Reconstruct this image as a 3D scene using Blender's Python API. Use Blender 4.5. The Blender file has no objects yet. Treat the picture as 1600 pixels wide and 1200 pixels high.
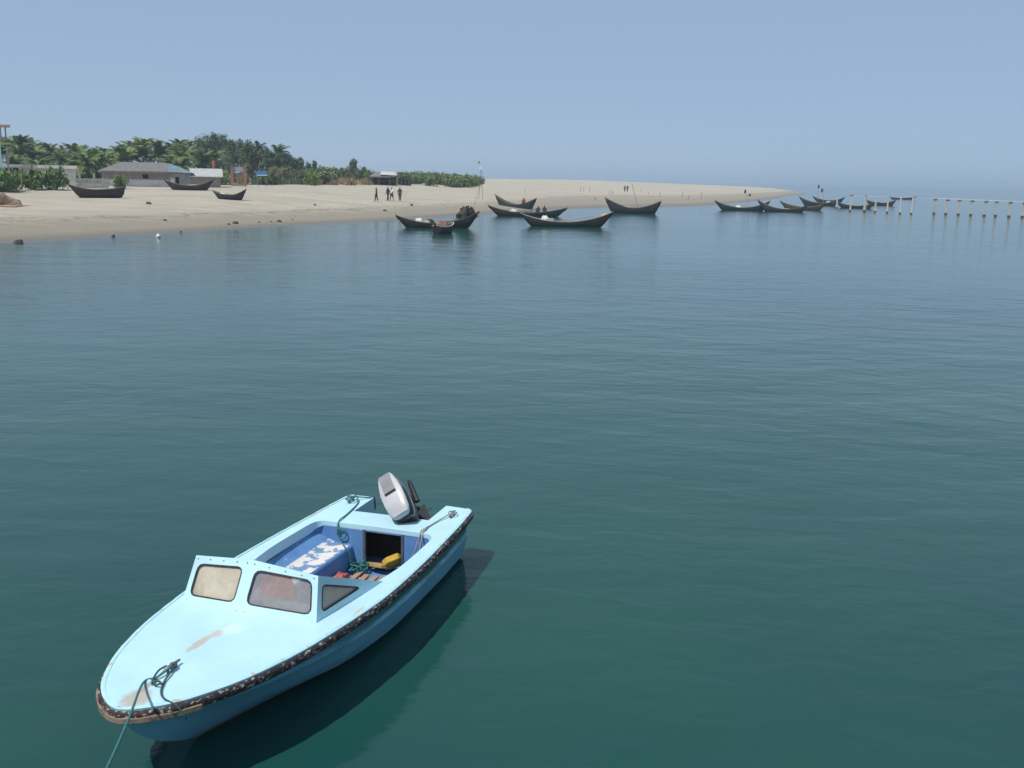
import bpy, bmesh, math, random
import numpy as np
from mathutils import Vector, Matrix

random.seed(7); rng = np.random.default_rng(7)
SC = bpy.context.scene
COL = SC.collection
rad = math.radians

# ------------------------------------------------------------------ camera
F = 1555.0; HOR = 277.3; SLOPE = 0.019; H = 4.5      # focal (px of a 1600 px wide frame), horizon row, horizon tilt, eye height
ROLL = math.atan(SLOPE)
PITCH = math.atan((600 - HOR) * math.cos(ROLL) / F)
fw = Vector((0, math.cos(PITCH), -math.sin(PITCH)))
up0 = Vector((0, math.sin(PITCH), math.cos(PITCH))); rt0 = Vector((1, 0, 0))
rt = rt0 * math.cos(ROLL) + up0 * math.sin(ROLL); up = up0 * math.cos(ROLL) - rt0 * math.sin(ROLL)
cam_d = bpy.data.cameras.new('camera'); cam = bpy.data.objects.new('camera', cam_d); COL.objects.link(cam)
cam_d.sensor_width = 36; cam_d.lens = F / 1600 * 36; cam_d.clip_start = 0.05; cam_d.clip_end = 40000
cam.matrix_world = Matrix(((rt.x, up.x, -fw.x, 0), (rt.y, up.y, -fw.y, 0), (rt.z, up.z, -fw.z, H), (0, 0, 0, 1)))
SC.camera = cam

# ------------------------------------------------------------------ sky, sun, exposure
SUN = Vector((-0.37, -0.35, 0.86)).normalized()
EL = math.asin(SUN.z); AZ = math.atan2(SUN.x, SUN.y)          # azimuth clockwise from +Y
W = bpy.data.worlds.new('World'); SC.world = W; W.use_nodes = True
nt = W.node_tree; nt.nodes.clear()
sky = nt.nodes.new('ShaderNodeTexSky'); sky.sky_type = 'NISHITA'; sky.sun_disc = False
sky.sun_elevation = EL; sky.sun_rotation = AZ; sky.altitude = 0
sky.air_density = 0.45; sky.dust_density = 0.8; sky.ozone_density = 5.0
bg = nt.nodes.new('ShaderNodeBackground'); bg.inputs['Strength'].default_value = 0.1
out = nt.nodes.new('ShaderNodeOutputWorld')
veil = nt.nodes.new('ShaderNodeMix'); veil.data_type = 'RGBA'; veil.inputs[0].default_value = 0.72      # even high haze over the whole sky
veil.inputs[7].default_value = (3.9, 5.25, 7.0, 1)
nt.links.new(sky.outputs[0], veil.inputs[6]); nt.links.new(veil.outputs[2], bg.inputs[0]); nt.links.new(bg.outputs[0], out.inputs[0])
sd = bpy.data.lights.new('sun', 'SUN'); sd.energy = 4.1; sd.angle = rad(0.55); sd.color = (1.0, 0.95, 0.87)
sun = bpy.data.objects.new('sun', sd); COL.objects.link(sun)
sun.rotation_euler = SUN.to_track_quat('Z', 'Y').to_euler(); sun.location = (0, 0, 60)
vs = SC.view_settings; vs.view_transform = 'Standard'; vs.look = 'None'; vs.exposure = 0.0; vs.gamma = 1.0; vs.use_curve_mapping = False
SC.cycles.max_bounces = 6; SC.cycles.diffuse_bounces = 3; SC.cycles.glossy_bounces = 3; SC.cycles.volume_bounces = 1; SC.cycles.transparent_max_bounces = 16

# ------------------------------------------------------------------ helpers
def ray(px, py):
    d = fw * F + rt * (px - 800) - up * (py - 600); return d.normalized()
def gp(px, py, z=0.0):
    d = ray(px, py); t = (z - H) / d.z; return Vector((0, 0, H)) + d * t
def at(px, py, dist):
    d = ray(px, py); h = math.hypot(d.x, d.y); return Vector((0, 0, H)) + d * (dist / h)
def kk(p): return (Vector(p) - Vector((0, 0, H))).dot(fw) / F      # metres per photo pixel at a point
def prow(p): v = Vector(p) - Vector((0, 0, H)); return 600 - F * v.dot(up) / v.dot(fw)
def hor(px): return HOR + SLOPE * (px - 800)

def new_obj(name, me, mat=None, parent=None, loc=None):
    o = bpy.data.objects.new(name, me); COL.objects.link(o)
    if mat is not None and me is not None and len(me.materials) == 0:
        for m in (mat if isinstance(mat, (list, tuple)) else [mat]): me.materials.append(m)
    if parent is not None: o.parent = parent
    if loc is not None: o.location = loc
    return o
def empty(name, loc=(0, 0, 0), rz=0.0):
    o = bpy.data.objects.new(name, None); COL.objects.link(o); o.location = loc; o.rotation_euler = (0, 0, rz)
    o.empty_display_size = 0.2
    return o
def tag(o, label=None, cat=None, group=None, kind=None):
    if label: o['label'] = label
    if cat: o['category'] = cat
    if group: o['group'] = group
    if kind: o['kind'] = kind
    return o
def copy_tree(o, parent=None):
    c = o.copy(); COL.objects.link(c)
    if parent is not None: c.parent = parent
    for ch in list(o.children): copy_tree(ch, c)
    return c

class MB:
    """collects faces of one mesh"""
    def __init__(s): s.v = []; s.f = []; s.m = []
    def add(s, vs, fs, mi=0):
        b = len(s.v); s.v += [tuple(p) for p in vs]; s.f += [tuple(b + i for i in f) for f in fs]; s.m += [mi] * len(fs)
    def box(s, c, d, rot=None, mi=0, taper=1.0):
        hx, hy, hz = d[0] / 2, d[1] / 2, d[2] / 2
        pts = [Vector((x * hx * (taper if z > 0 else 1), y * hy * (taper if z > 0 else 1), z * hz)) for z in (-1, 1) for y in (-1, 1) for x in (-1, 1)]
        if rot is not None: pts = [rot @ p for p in pts]
        c = Vector(c)
        s.add([p + c for p in pts], [(0, 2, 3, 1), (4, 5, 7, 6), (0, 1, 5, 4), (2, 6, 7, 3), (0, 4, 6, 2), (1, 3, 7, 5)], mi)
    def tube(s, pts, r, n=6, mi=0, cap=True):
        pts = [Vector(p) for p in pts]; N = len(pts)
        rr = [r] * N if not hasattr(r, '__len__') else list(r)
        vs = []; prev = None
        for i, p in enumerate(pts):
            t = (pts[min(i + 1, N - 1)] - pts[max(i - 1, 0)])
            if t.length < 1e-9: t = Vector((0, 0, 1))
            t.normalize()
            if prev is None:
                a = t.cross(Vector((0, 0, 1)))
                if a.length < 1e-3: a = t.cross(Vector((0, 1, 0)))
            else:
                a = prev - t * prev.dot(t)
                if a.length < 1e-4: a = t.cross(Vector((0.3, 0.5, 1)))
            a.normalize(); prev = a; b = t.cross(a)
            for k in range(n):
                th = 2 * math.pi * k / n
                vs.append(p + (a * math.cos(th) + b * math.sin(th)) * rr[i])
        fs = [(i * n + k, i * n + (k + 1) % n, (i + 1) * n + (k + 1) % n, (i + 1) * n + k) for i in range(N - 1) for k in range(n)]
        if cap: fs += [tuple(range(n))[::-1], tuple((N - 1) * n + k for k in range(n))]
        s.add(vs, fs, mi)
    def grid(s, rows, mi=0, flip=False):
        n = len(rows[0]); vs = [p for r in rows for p in r]
        fs = []
        for i in range(len(rows) - 1):
            for j in range(n - 1):
                q = (i * n + j, i * n + j + 1, (i + 1) * n + j + 1, (i + 1) * n + j)
                fs.append(q[::-1] if flip else q)
        s.add(vs, fs, mi)
    def lathe(s, prof, n=12, c=(0, 0, 0), rot=None, mi=0):
        c = Vector(c); rows = []
        for r, z in prof:
            row = []
            for k in range(n + 1):
                th = 2 * math.pi * k / n
                p = Vector((r * math.cos(th), r * math.sin(th), z))
                if rot is not None: p = rot @ p
                row.append(p + c)
            rows.append(row)
        s.grid(rows, mi)
    def mesh(s, name, smooth=False, weld=False, angle=None):
        me = bpy.data.meshes.new(name); me.from_pydata(s.v, [], s.f)
        me.polygons.foreach_set('material_index', s.m)
        if weld:
            bm = bmesh.new(); bm.from_mesh(me); bmesh.ops.remove_doubles(bm, verts=bm.verts, dist=1e-4)
            bmesh.ops.recalc_face_normals(bm, faces=bm.faces); bm.to_mesh(me); bm.free()
        if smooth: me.polygons.foreach_set('use_smooth', [True] * len(me.polygons))
        if smooth and angle: me.set_sharp_from_angle(angle=rad(angle))
        me.update(); return me
    def build(s, name, mat, parent=None, smooth=False, weld=False, loc=None, angle=40):
        return new_obj(name, s.mesh(name, smooth, weld, angle), mat, parent, loc)

def bevel(o, w=0.01, seg=2, angle=35):
    m = o.modifiers.new('bevel', 'BEVEL'); m.width = w; m.segments = seg; m.limit_method = 'ANGLE'; m.angle_limit = rad(angle)
    m.harden_normals = False; return o

def spl(keys):
    """smooth monotone-ish interpolation of (x, y) keys"""
    xs = np.array([k[0] for k in keys], float); ys = np.array([k[1] for k in keys], float)
    d = np.diff(ys) / np.diff(xs); m = np.empty_like(ys); m[0] = d[0]; m[-1] = d[-1]
    for i in range(1, len(xs) - 1):
        m[i] = 0 if d[i - 1] * d[i] <= 0 else 2 * d[i - 1] * d[i] / (d[i - 1] + d[i])
    def f(x):
        x = min(max(x, xs[0]), xs[-1]); i = min(int(np.searchsorted(xs, x, 'right')) - 1, len(xs) - 2)
        h = xs[i + 1] - xs[i]; t = (x - xs[i]) / h
        return float((2*t**3-3*t*t+1)*ys[i] + (t**3-2*t*t+t)*h*m[i] + (-2*t**3+3*t*t)*ys[i+1] + (t**3-t*t)*h*m[i+1])
    return f

# ---- materials
def nd(nt, t, **k):
    n = nt.nodes.new(t)
    for a, b in k.items(): setattr(n, a, b)
    return n
def lk(nt, a, b): nt.links.new(a, b)
def base_mat(name):
    m = bpy.data.materials.new(name); m.use_nodes = True; t = m.node_tree
    return m, t, t.nodes['Principled BSDF'], t.nodes['Material Output']
def noise(t, vec, scale, detail=5, rough=0.55, dist=0.0):
    n = nd(t, 'ShaderNodeTexNoise'); n.inputs['Scale'].default_value = scale; n.inputs['Detail'].default_value = detail
    n.inputs['Roughness'].default_value = rough; n.inputs['Distortion'].default_value = dist
    if vec is not None: lk(t, vec, n.inputs['Vector'])
    return n.outputs['Fac']
def ramp(t, fac, a, b, lo=0.0, hi=1.0):
    n = nd(t, 'ShaderNodeMapRange'); n.inputs['From Min'].default_value = a; n.inputs['From Max'].default_value = b
    n.inputs['To Min'].default_value = lo; n.inputs['To Max'].default_value = hi; n.clamp = True
    lk(t, fac, n.inputs['Value']); return n.outputs[0]
def mixc(t, fac, a, b):
    n = nd(t, 'ShaderNodeMix', data_type='RGBA')
    if isinstance(fac, (int, float)): n.inputs[0].default_value = fac
    else: lk(t, fac, n.inputs[0])
    for s, c in ((n.inputs[6], a), (n.inputs[7], b)):
        if isinstance(c, (tuple, list)): s.default_value = (*c[:3], 1)
        else: lk(t, c, s)
    return n.outputs[2]
def mth(t, op, a, b=None):
    n = nd(t, 'ShaderNodeMath', operation=op)
    for s, c in ((n.inputs[0], a), (n.inputs[1], b)):
        if c is None: continue
        if isinstance(c, (int, float)): s.default_value = c
        else: lk(t, c, s)
    return n.outputs[0]
def coords(t, which='Object', scale=None):
    n = nd(t, 'ShaderNodeTexCoord').outputs[which]
    if scale:
        mp = nd(t, 'ShaderNodeMapping'); mp.inputs['Scale'].default_value = scale; lk(t, n, mp.inputs['Vector']); return mp.outputs[0]
    return n
def bump(t, b, h, strength=0.5, dist=0.02):
    n = nd(t, 'ShaderNodeBump'); n.inputs['Strength'].default_value = strength; n.inputs['Distance'].default_value = dist
    lk(t, h, n.inputs['Height']); lk(t, n.outputs[0], b.inputs['Normal'])
def mk(name, c1, c2=None, scale=4.0, rough=0.7, bmp=0.0, bscale=None, metal=0.0, spec=0.3, lo=0.35, hi=0.65, stretch=None, c3=None, s3=1.0, lo3=0.5, hi3=0.6):
    m, t, b, _ = base_mat(name)
    b.inputs['Roughness'].default_value = rough; b.inputs['Metallic'].default_value = metal
    b.inputs['Specular IOR Level'].default_value = spec
    v = coords(t, 'Object', stretch)
    if c2 is None: c2 = tuple(x * 0.75 for x in c1)
    c = mixc(t, ramp(t, noise(t, v, scale), lo, hi), c1, c2)
    if c3 is not None: c = mixc(t, ramp(t, noise(t, v, s3, 8, 0.65), lo3, hi3), c, c3)
    lk(t, c, b.inputs['Base Color'])
    if bmp: bump(t, b, noise(t, v, bscale or scale * 3), 0.6, bmp)
    return m
def leaf_mat(name, c1, c2, sc=0.6):
    m, t, b, _ = base_mat(name)
    g = nd(t, 'ShaderNodeNewGeometry').outputs['Position']
    oi = nd(t, 'ShaderNodeObjectInfo').outputs['Random']
    f = mth(t, 'ADD', mth(t, 'MULTIPLY', noise(t, g, sc, 4), 0.8), mth(t, 'MULTIPLY', oi, 0.35))
    lk(t, mixc(t, ramp(t, f, 0.35, 0.8), c1, c2), b.inputs['Base Color'])
    b.inputs['Roughness'].default_value = 0.55; b.inputs['Specular IOR Level'].default_value = 0.25
    return m

# ------------------------------------------------------------------ sea
m, t, b, _ = base_mat('sea_water'); SEA = m
pos = nd(t, 'ShaderNodeNewGeometry').outputs['Position']
big = noise(t, pos, 0.045, 3, 0.5, 0.6); mid = noise(t, pos, 0.16, 3)
turb = ramp(t, mth(t, 'ADD', mth(t, 'MULTIPLY', big, 0.75), mth(t, 'MULTIPLY', mid, 0.25)), 0.38, 0.62)
lk(t, mixc(t, turb, (0.0085, 0.054, 0.051), (0.0145, 0.074, 0.055)), b.inputs['Base Color'])
b.inputs['Roughness'].default_value = 0.10; b.inputs['IOR'].default_value = 1.333; b.inputs['Specular IOR Level'].default_value = 0.5
mp = nd(t, 'ShaderNodeMapping'); mp.inputs['Rotation'].default_value = (0, 0, rad(18)); mp.inputs['Scale'].default_value = (0.55, 1.0, 1.0); lk(t, pos, mp.inputs['Vector'])
calm = ramp(t, noise(t, pos, 0.03, 3), 0.32, 0.68, 0.30, 1.0)          # gust patches
hgt = mth(t, 'ADD', mth(t, 'MULTIPLY', noise(t, mp.outputs[0], 0.35, 2), 0.18),
          mth(t, 'ADD', mth(t, 'MULTIPLY', noise(t, mp.outputs[0], 1.5, 3, 0.5, 0.4), 0.085), mth(t, 'MULTIPLY', noise(t, mp.outputs[0], 5.0, 4), 0.022)))
bn = nd(t, 'ShaderNodeBump'); bn.inputs['Distance'].default_value = 1.0
lk(t, mth(t, 'MULTIPLY', calm, 0.55), bn.inputs['Strength']); lk(t, hgt, bn.inputs['Height']); lk(t, bn.outputs[0], b.inputs['Normal'])
mb = MB(); ks = [-9000, -3000, -1000, -300, -100, -30, 0, 30, 100, 300, 1000, 3000, 9000]
mb.grid([[(x, y, 0) for x in ks] for y in ks]); tag(mb.build('sea', SEA), kind='structure')

# ------------------------------------------------------------------ terrain
TK = [(-1500, 45, [(62, 1.2), (90, 2.1), (140, 2.7), (300, 3.0)]),
      (0, 61, [(76, 1.05), (98, 1.8), (125, 2.5), (250, 3.0)]),
      (250, 73, [(87, 1.0), (105, 1.85), (122, 2.45), (250, 3.0)]),
      (400, 84, [(97, 1.0), (113, 1.8), (135, 2.6), (250, 3.0)]),
      (600, 100, [(122, 1.25), (150, 1.9), (193, 2.64), (300, 3.2)]),
      (750, 123, [(150, 1.2), (200, 2.0), (300, 3.0), (420, 3.8)]),
      (900, 152, [(190, 0.6), (270, 1.5), (350, 2.7), (430, 4.0)]),
      (1060, 175, [(215, 0.5), (290, 1.3), (380, 2.3), (470, 3.1)]),
      (1130, 197, [(240, 0.4), (310, 1.1), (390, 1.9), (480, 2.6)]),
      (1200, 262, [(310, 0.35), (360, 0.8), (420, 1.5), (480, 2.0)]),
      (1255, 398, [(410, 0.1), (425, 0.2), (440, 0.2), (480, 0.1)]),
      (1290, 420, [(430, -1.0), (440, -1.5), (460, -2), (480, -2)]),
      (1700, 420, [(430, -2.0), (440, -2), (460, -2), (480, -2)])]
TPX = np.array([k[0] for k in TK], float)
def sec_az(px): return math.hypot(1, (px - 800) / F * math.cos(PITCH))
def _d(i): return spl([(k[0], (k[1] if i == 0 else k[2][i - 1][0]) * min(sec_az(k[0]), 1.3)) for k in TK])
def _z(i): return spl([(k[0], k[2][i - 1][1]) for k in TK])
DF = [_d(i) for i in range(5)]; ZF = [None] + [_z(i) for i in range(1, 5)]
def vn(x, y):
    return (math.sin(x * 0.21 + 1.3 * math.sin(y * 0.13)) + math.sin(y * 0.27 + 1.7 * math.sin(x * 0.11 + 1)) + 0.5 * math.sin(x * 0.6 + y * 0.45)) / 2.5
def px_of(x, y):
    if y < 1: return -1500 if x < 0 else 1700
    c = x / math.hypot(x, y); lo, hi = -3000.0, 3000.0
    a = math.atan2(x, y)
    # horizon column of this azimuth
    v = Vector((math.sin(a), math.cos(a), 0)); zc = v.dot(fw)
    return 800 + F * v.dot(rt) / zc if zc > 0.05 else (-1500 if x < 0 else 1700)
def prof(px, d):
    px = min(max(px, -1500), 1700)
    ds = [DF[0](px)] + [DF[i](px) for i in range(1, 5)]; zs = [0.0] + [ZF[i](px) for i in range(1, 5)]
    if px > 1262: zs[0] = -min(2.0, (px - 1262) / 12.0)
    back = min(max((px - 640) / 120, 0), 1)
    endz = 3.0 * (1 - back) - 2.2 * back
    D = [ds[0] - 40, *ds, ds[4] + 140, ds[4] + 900]; Z = [-2.4, *zs, endz, -2.4]
    return float(np.interp(d, D, Z))
def th(x, y):
    d = math.hypot(x, y); px = px_of(x, y); z = prof(px, d)
    k = min(max(z / 1.5, 0), 1)
    return z + vn(x, y) * (0.015 + 0.11 * k) * (1 if z > -1 else 0)
def hit(px, py, d0=40, d1=700):
    r = ray(px, py); h = math.hypot(r.x, r.y); d = d0
    while d < d1:
        p = Vector((0, 0, H)) + r * (d / h)
        if p.z <= th(p.x, p.y): break
        d += 0.25
    return Vector((p.x, p.y, th(p.x, p.y)))
def on(px, d):
    p = at(px, hor(px), d); return Vector((p.x, p.y, th(p.x, p.y)))

m, t, b, _ = base_mat('sand'); SAND = m
pos = nd(t, 'ShaderNodeNewGeometry').outputs['Position']; sx = nd(t, 'ShaderNodeSeparateXYZ'); lk(t, pos, sx.inputs[0])
n1 = noise(t, pos, 0.25, 6, 0.6); n2 = noise(t, pos, 2.5, 6, 0.65); n0 = noise(t, pos, 0.06, 4)
mps = nd(t, 'ShaderNodeMapping'); mps.inputs['Rotation'].default_value = (0, 0, rad(-22)); mps.inputs['Scale'].default_value = (0.06, 0.5, 1); lk(t, pos, mps.inputs['Vector'])
streak = noise(t, mps.outputs[0], 1.2, 5, 0.6)
c = mixc(t, ramp(t, n1, 0.3, 0.7), (0.475, 0.43, 0.35), (0.405, 0.365, 0.295))
c = mixc(t, ramp(t, streak, 0.46, 0.68, 0, 0.75), c, (0.31, 0.27, 0.21))
c = mixc(t, ramp(t, n2, 0.60, 0.72, 0, 0.6), c, (0.25, 0.21, 0.165))
c = mixc(t, ramp(t, noise(t, pos, 0.7, 7, 0.7, 0.6), 0.5, 0.75, 0, 0.4), c, (0.30, 0.265, 0.21))
hz = mth(t, 'ADD', sx.outputs[2], mth(t, 'MULTIPLY', mth(t, 'SUBTRACT', streak, 0.5), 1.3))
wet = ramp(t, hz, 0.55, 1.05, 1, 0)
c = mixc(t, mth(t, 'MULTIPLY', wet, 0.85), c, (0.255, 0.225, 0.175))
wr = mth(t, 'ABSOLUTE', mth(t, 'SUBTRACT', mth(t, 'ADD', sx.outputs[2], mth(t, 'MULTIPLY', mth(t, 'SUBTRACT', n1, 0.5), 0.8)), 0.82))   # line of wrack left by the tide
wrack = mth(t, 'MULTIPLY', ramp(t, wr, 0.02, 0.10, 1, 0), ramp(t, noise(t, pos, 1.8, 8, 0.75), 0.46, 0.60))
c = mixc(t, mth(t, 'MULTIPLY', wrack, 0.8), c, (0.13, 0.11, 0.085))
foot = mth(t, 'MULTIPLY', ramp(t, noise(t, pos, 3.2, 4, 0.8), 0.56, 0.66), ramp(t, noise(t, pos, 0.12, 4, 0.6), 0.45, 0.62))          # trampled patches
c = mixc(t, mth(t, 'MULTIPLY', foot, 0.55), c, (0.24, 0.205, 0.16))
wet2 = ramp(t, sx.outputs[2], 0.06, 0.30, 1, 0)
c = mixc(t, wet2, c, (0.17, 0.155, 0.13))
lk(t, c, b.inputs['Base Color'])
lk(t, ramp(t, sx.outputs[2], 0.02, 0.15, 0.18, 0.92), b.inputs['Roughness']); b.inputs['Specular IOR Level'].default_value = 0.25
bump(t, b, noise(t, pos, 1.6, 8, 0.75), 1.0, 0.2)
pxs = list(np.arange(-1500, 0, 60)) + list(np.arange(0, 1330, 9)) + [1340, 1400]
rows = []
for px in pxs:
    dw = DF[0](px); p0 = at(px, hor(px), 1.0); ux, uy = p0.x, p0.y
    l = math.hypot(ux, uy); ux /= l; uy /= l
    ds = list(np.linspace(dw - 38, dw - 6, 6)) + list(np.linspace(dw - 4, dw + 28, 34)) + list(np.linspace(dw + 31, dw + 140, 36)) + list(np.linspace(dw + 150, dw + 480, 40)) + [dw + 700, dw + 1300]
    rows.append([(ux * d, uy * d, th(ux * d, uy * d)) for d in ds])
mb = MB(); mb.grid(rows, flip=True); tag(mb.build('beach_ground', SAND, smooth=True, angle=None), kind='structure')

# ------------------------------------------------------------------ vegetation
PALM_L = leaf_mat('palm_leaf', (0.0466, 0.0961, 0.0262), (0.1674, 0.2184, 0.0612), 0.5)
CAS_L = leaf_mat('casuarina_leaf', (0.0450, 0.0825, 0.0375), (0.1125, 0.1562, 0.0650), 0.6)
BUSH_L = leaf_mat('bush_leaf', (0.0660, 0.1320, 0.0242), (0.1540, 0.2255, 0.0550), 0.8)
SCRUB_L = leaf_mat('scrub_leaf', (0.0805, 0.1092, 0.0403), (0.1725, 0.1725, 0.0747), 0.7)
DRY_L = leaf_mat('dry_leaf', (0.22, 0.17, 0.09), (0.36, 0.27, 0.14), 1.2)
BARK = mk('bark', (0.16, 0.125, 0.09), (0.08, 0.06, 0.045), 6, 0.9)

def palm_crown(seed, R=2.6, nf=26):
    r = random.Random(seed); mb = MB()
    for k in range(nf):
        a = 2 * math.pi * k / nf * 2.4 + r.uniform(-.25, .25); el = r.uniform(-0.25, 1.45); L = R * r.uniform(.8, 1.15)
        pts = []; p = Vector((0, 0, 0)); e = el; n = 9
        for i in range(n + 1):
            pts.append(p.copy()); st = L / n
            p = p + Vector((math.cos(a) * math.cos(e), math.sin(a) * math.cos(e), math.sin(e))) * st
            e -= (0.07 + 0.17 * i / n) * (1.15 if el > 0 else 0.7)
        side = Vector((-math.sin(a), math.cos(a), 0))
        mb.tube(pts, [0.035 * (1 - i / (n + 2)) for i in range(n + 1)], 3, cap=False)
        for i in range(1, n + 1):
            for h in (0, 0.33, 0.66):
                if i == n and h: continue
                q = pts[i].lerp(pts[min(i + 1, n)], h); tdir = (pts[i] - pts[i - 1]).normalized()
                w = (0.62 * math.sin(math.pi * (0.12 + 0.86 * (i + h) / (n + 1))) + 0.08) * R / 2.6
                for sg in (-1, 1):
                    d = (side * sg + tdir * 0.45 + Vector((0, 0, -0.55 + r.uniform(-.25, .15)))).normalized()
                    b = tdir * 0.065
                    mb.add([q - b, q + b, q + d * w + b * .3], [(0, 1, 2)])
    return mb.mesh('crown')
def tuft_mesh(seed, shape, n, size, clumps=26, droop=0.0, elong=1.0):
    """crown from leaf clumps spread through a volume; shape(r) -> centre, radius"""
    r = random.Random(seed); mb = MB(); per = n // clumps
    for c in range(clumps):
        cc, cr = shape(r)
        for i in range(per):
            while True:
                d = Vector((r.uniform(-1, 1), r.uniform(-1, 1), r.uniform(-1, 1)))
                if 0.1 < d.length < 1: break
            p = cc + d * cr
            nrm = (d + Vector((r.uniform(-.7, .7), r.uniform(-.7, .7), r.uniform(-.2, .9)))).normalized()
            u = nrm.cross(Vector((r.uniform(-1, 1), r.uniform(-1, 1), r.uniform(-.3, .3) - droop)))
            if u.length < .05: continue
            u.normalize(); v = nrm.cross(u); s = size * r.uniform(.6, 1.3)
            a = v * s * elong; b = u * s * 0.5
            mb.add([p - a * .5, p + b * .5, p + a * .6, p - b * .5], [(0, 1, 2, 3)])
    return mb.mesh('crown')
def blades_mesh(seed, n, h, spread, w=0.05):
    r = random.Random(seed); mb = MB()
    for i in range(n):
        a = r.uniform(0, 6.28); p = Vector((max(-.6, min(.6, r.gauss(0, spread))), max(-.6, min(.6, r.gauss(0, spread))), 0)); L = h * r.uniform(.5, 1.1); lean = r.uniform(.1, .8)
        d = Vector((math.cos(a), math.sin(a), 0)); s = Vector((-d.y, d.x, 0)) * w
        p1 = p + Vector((0, 0, L * .6)) + d * L * lean * .35; p2 = p + Vector((0, 0, L * (0.95 - .3 * lean))) + d * L * lean
        mb.add([p - s, p + s, p1 + s, p1 - s, p2], [(0, 1, 2, 3), (3, 2, 4)])
    return mb.mesh('blades')

palm_meshes = [palm_crown(s) for s in (1, 2, 3, 4, 5)]
def palm(px, ytop, d, label, group, seed):
    r = random.Random(seed); g = on(px, d); zt = at(px, ytop, d).z; R = r.uniform(2.2, 3.0)
    hgt = max(zt - g.z - 0.55 * R, 1.0)
    root = empty('coconut_palm', g, r.uniform(0, 6.28)); tag(root, label, 'palm tree', group)
    lean = Vector((r.uniform(-.12, .12), r.uniform(-.12, .12), 0)); mb = MB(); pts = []
    for i in range(7):
        k = i / 6; pts.append(Vector((lean.x * hgt * k * k, lean.y * hgt * k * k, hgt * k)))
    mb.tube(pts, [0.17 - 0.06 * i / 6 for i in range(7)], 6); mb.build('trunk', BARK, root, smooth=True)
    c = new_obj('crown', palm_meshes[seed % 5], PALM_L, root, pts[-1]); c.scale = (R / 2.6,) * 3; c.rotation_euler = (0, 0, r.uniform(0, 6.28))
    return root
G = 'coconut palms in the grove behind the huts'
pl = []
sky_line = spl([(-60, 214), (10, 214), (45, 214), (65, 222), (105, 226), (150, 229), (185, 227), (200, 221), (240, 219), (290, 221), (330, 222)])
r = random.Random(11)
for i, px in enumerate(np.linspace(-70, 335, 30)): pl.append((px + r.uniform(-5, 5), sky_line(px) + r.uniform(-2, 5), r.uniform(185, 215)))
for i, px in enumerate(np.linspace(-60, 330, 24)): pl.append((px + r.uniform(-6, 6), sky_line(px) + r.uniform(9, 18), r.uniform(165, 182)))
for px in (118, 135, 152, 262, 285, 20, 60): pl.append((px, 246 + r.uniform(-3, 3), r.uniform(150, 158)))
for i, (px, y, d) in enumerate(pl): palm(px, y, d, 'coconut palm in the dense grove behind the low white building and grey hut', G, i)
for px, y, d, lb in ((402, 224, 190, 'coconut palm poking out right of the feathery casuarina crowns'), (437, 228, 188, 'rightmost coconut palm, rounded drooping crown at the end of the grove')):
    palm(px, y, d, lb, None, int(px))

ORD = ['first', 'second', 'third', 'fourth', 'fifth', 'sixth', 'seventh', 'eighth', 'ninth', 'tenth', 'eleventh', 'twelfth']
def casuarina(px, ytop, d, width, label, group, seed, cone=False):
    r = random.Random(seed); g = on(px, d); hgt = at(px, ytop, d).z - g.z
    root = empty('casuarina_tree', g); tag(root, label, 'tree', group); mb = MB()
    trunk = [Vector((math.sin(k * 2) * .15, 0, hgt * .93 * k)) for k in np.linspace(0, 1, 6)]
    mb.tube(trunk, [0.16 * (1 - .85 * k) + .02 for k in np.linspace(0, 1, 6)], 6)
    ends = []
    for k in range(16):
        z = hgt * ((0.05 if cone else 0.16) + (.85 if cone else .77) * k / 16); a = r.uniform(0, 6.28)
        w = width * ((1.02 - z / hgt) ** .8 if cone else (math.sin(math.pi * min(.97, .25 + .72 * z / hgt)) ** .7)) * r.uniform(.55, 1)
        e = Vector((math.cos(a) * w, math.sin(a) * w, z + w * .55)); ends.append((e, max(.28 * width * r.uniform(.7, 1.2) * (.42 if cone else 1), .25)))
        mb.tube([Vector((0, 0, z)), e * .5 + Vector((0, 0, z * .5 + .1)), e], [.05, .035, .015], 4, cap=False)
    mb.build('trunk', BARK, root)
    ends.append((Vector((0, 0, hgt * .95)), .2 * width))
    def shape(rr): e, q = ends[rr.randrange(len(ends))]; return e * rr.uniform(.75, 1.03), q
    new_obj('crown', tuft_mesh(seed, shape, 3000 if not cone else 1300, 0.30, 60, 0.8, 1.7), CAS_L, root)
    return root
GC = 'feathery casuarina trees on the skyline'
for i, (px, y, d, w) in enumerate([(312, 216, 190, 3.2), (328, 212, 196, 3.3), (347, 210, 200, 3.6), (362, 215, 194, 3.2), (378, 220, 188, 3.1), (392, 225, 186, 2.9), (415, 231, 190, 2.9), (428, 238, 184, 2.6), (448, 243, 188, 2.8), (466, 250, 190, 2.3)]):
    casuarina(px, y, d, w, ORD[i] + ' tall feathery casuarina from the left on the skyline right of the palms', GC, 50 + i)
casuarina(493, 249, 200, 2.1, 'small slender casuarina on the skyline left of the larger pointed one', None, 80, True)
casuarina(553, 249, 205, 3.3, 'pointed casuarina rising alone above the scrub left of the open shelter', None, 81, True)
casuarina(481, 253, 205, 2.0, 'short pointed casuarina at the right end of the tall trees', None, 82, True)

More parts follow.
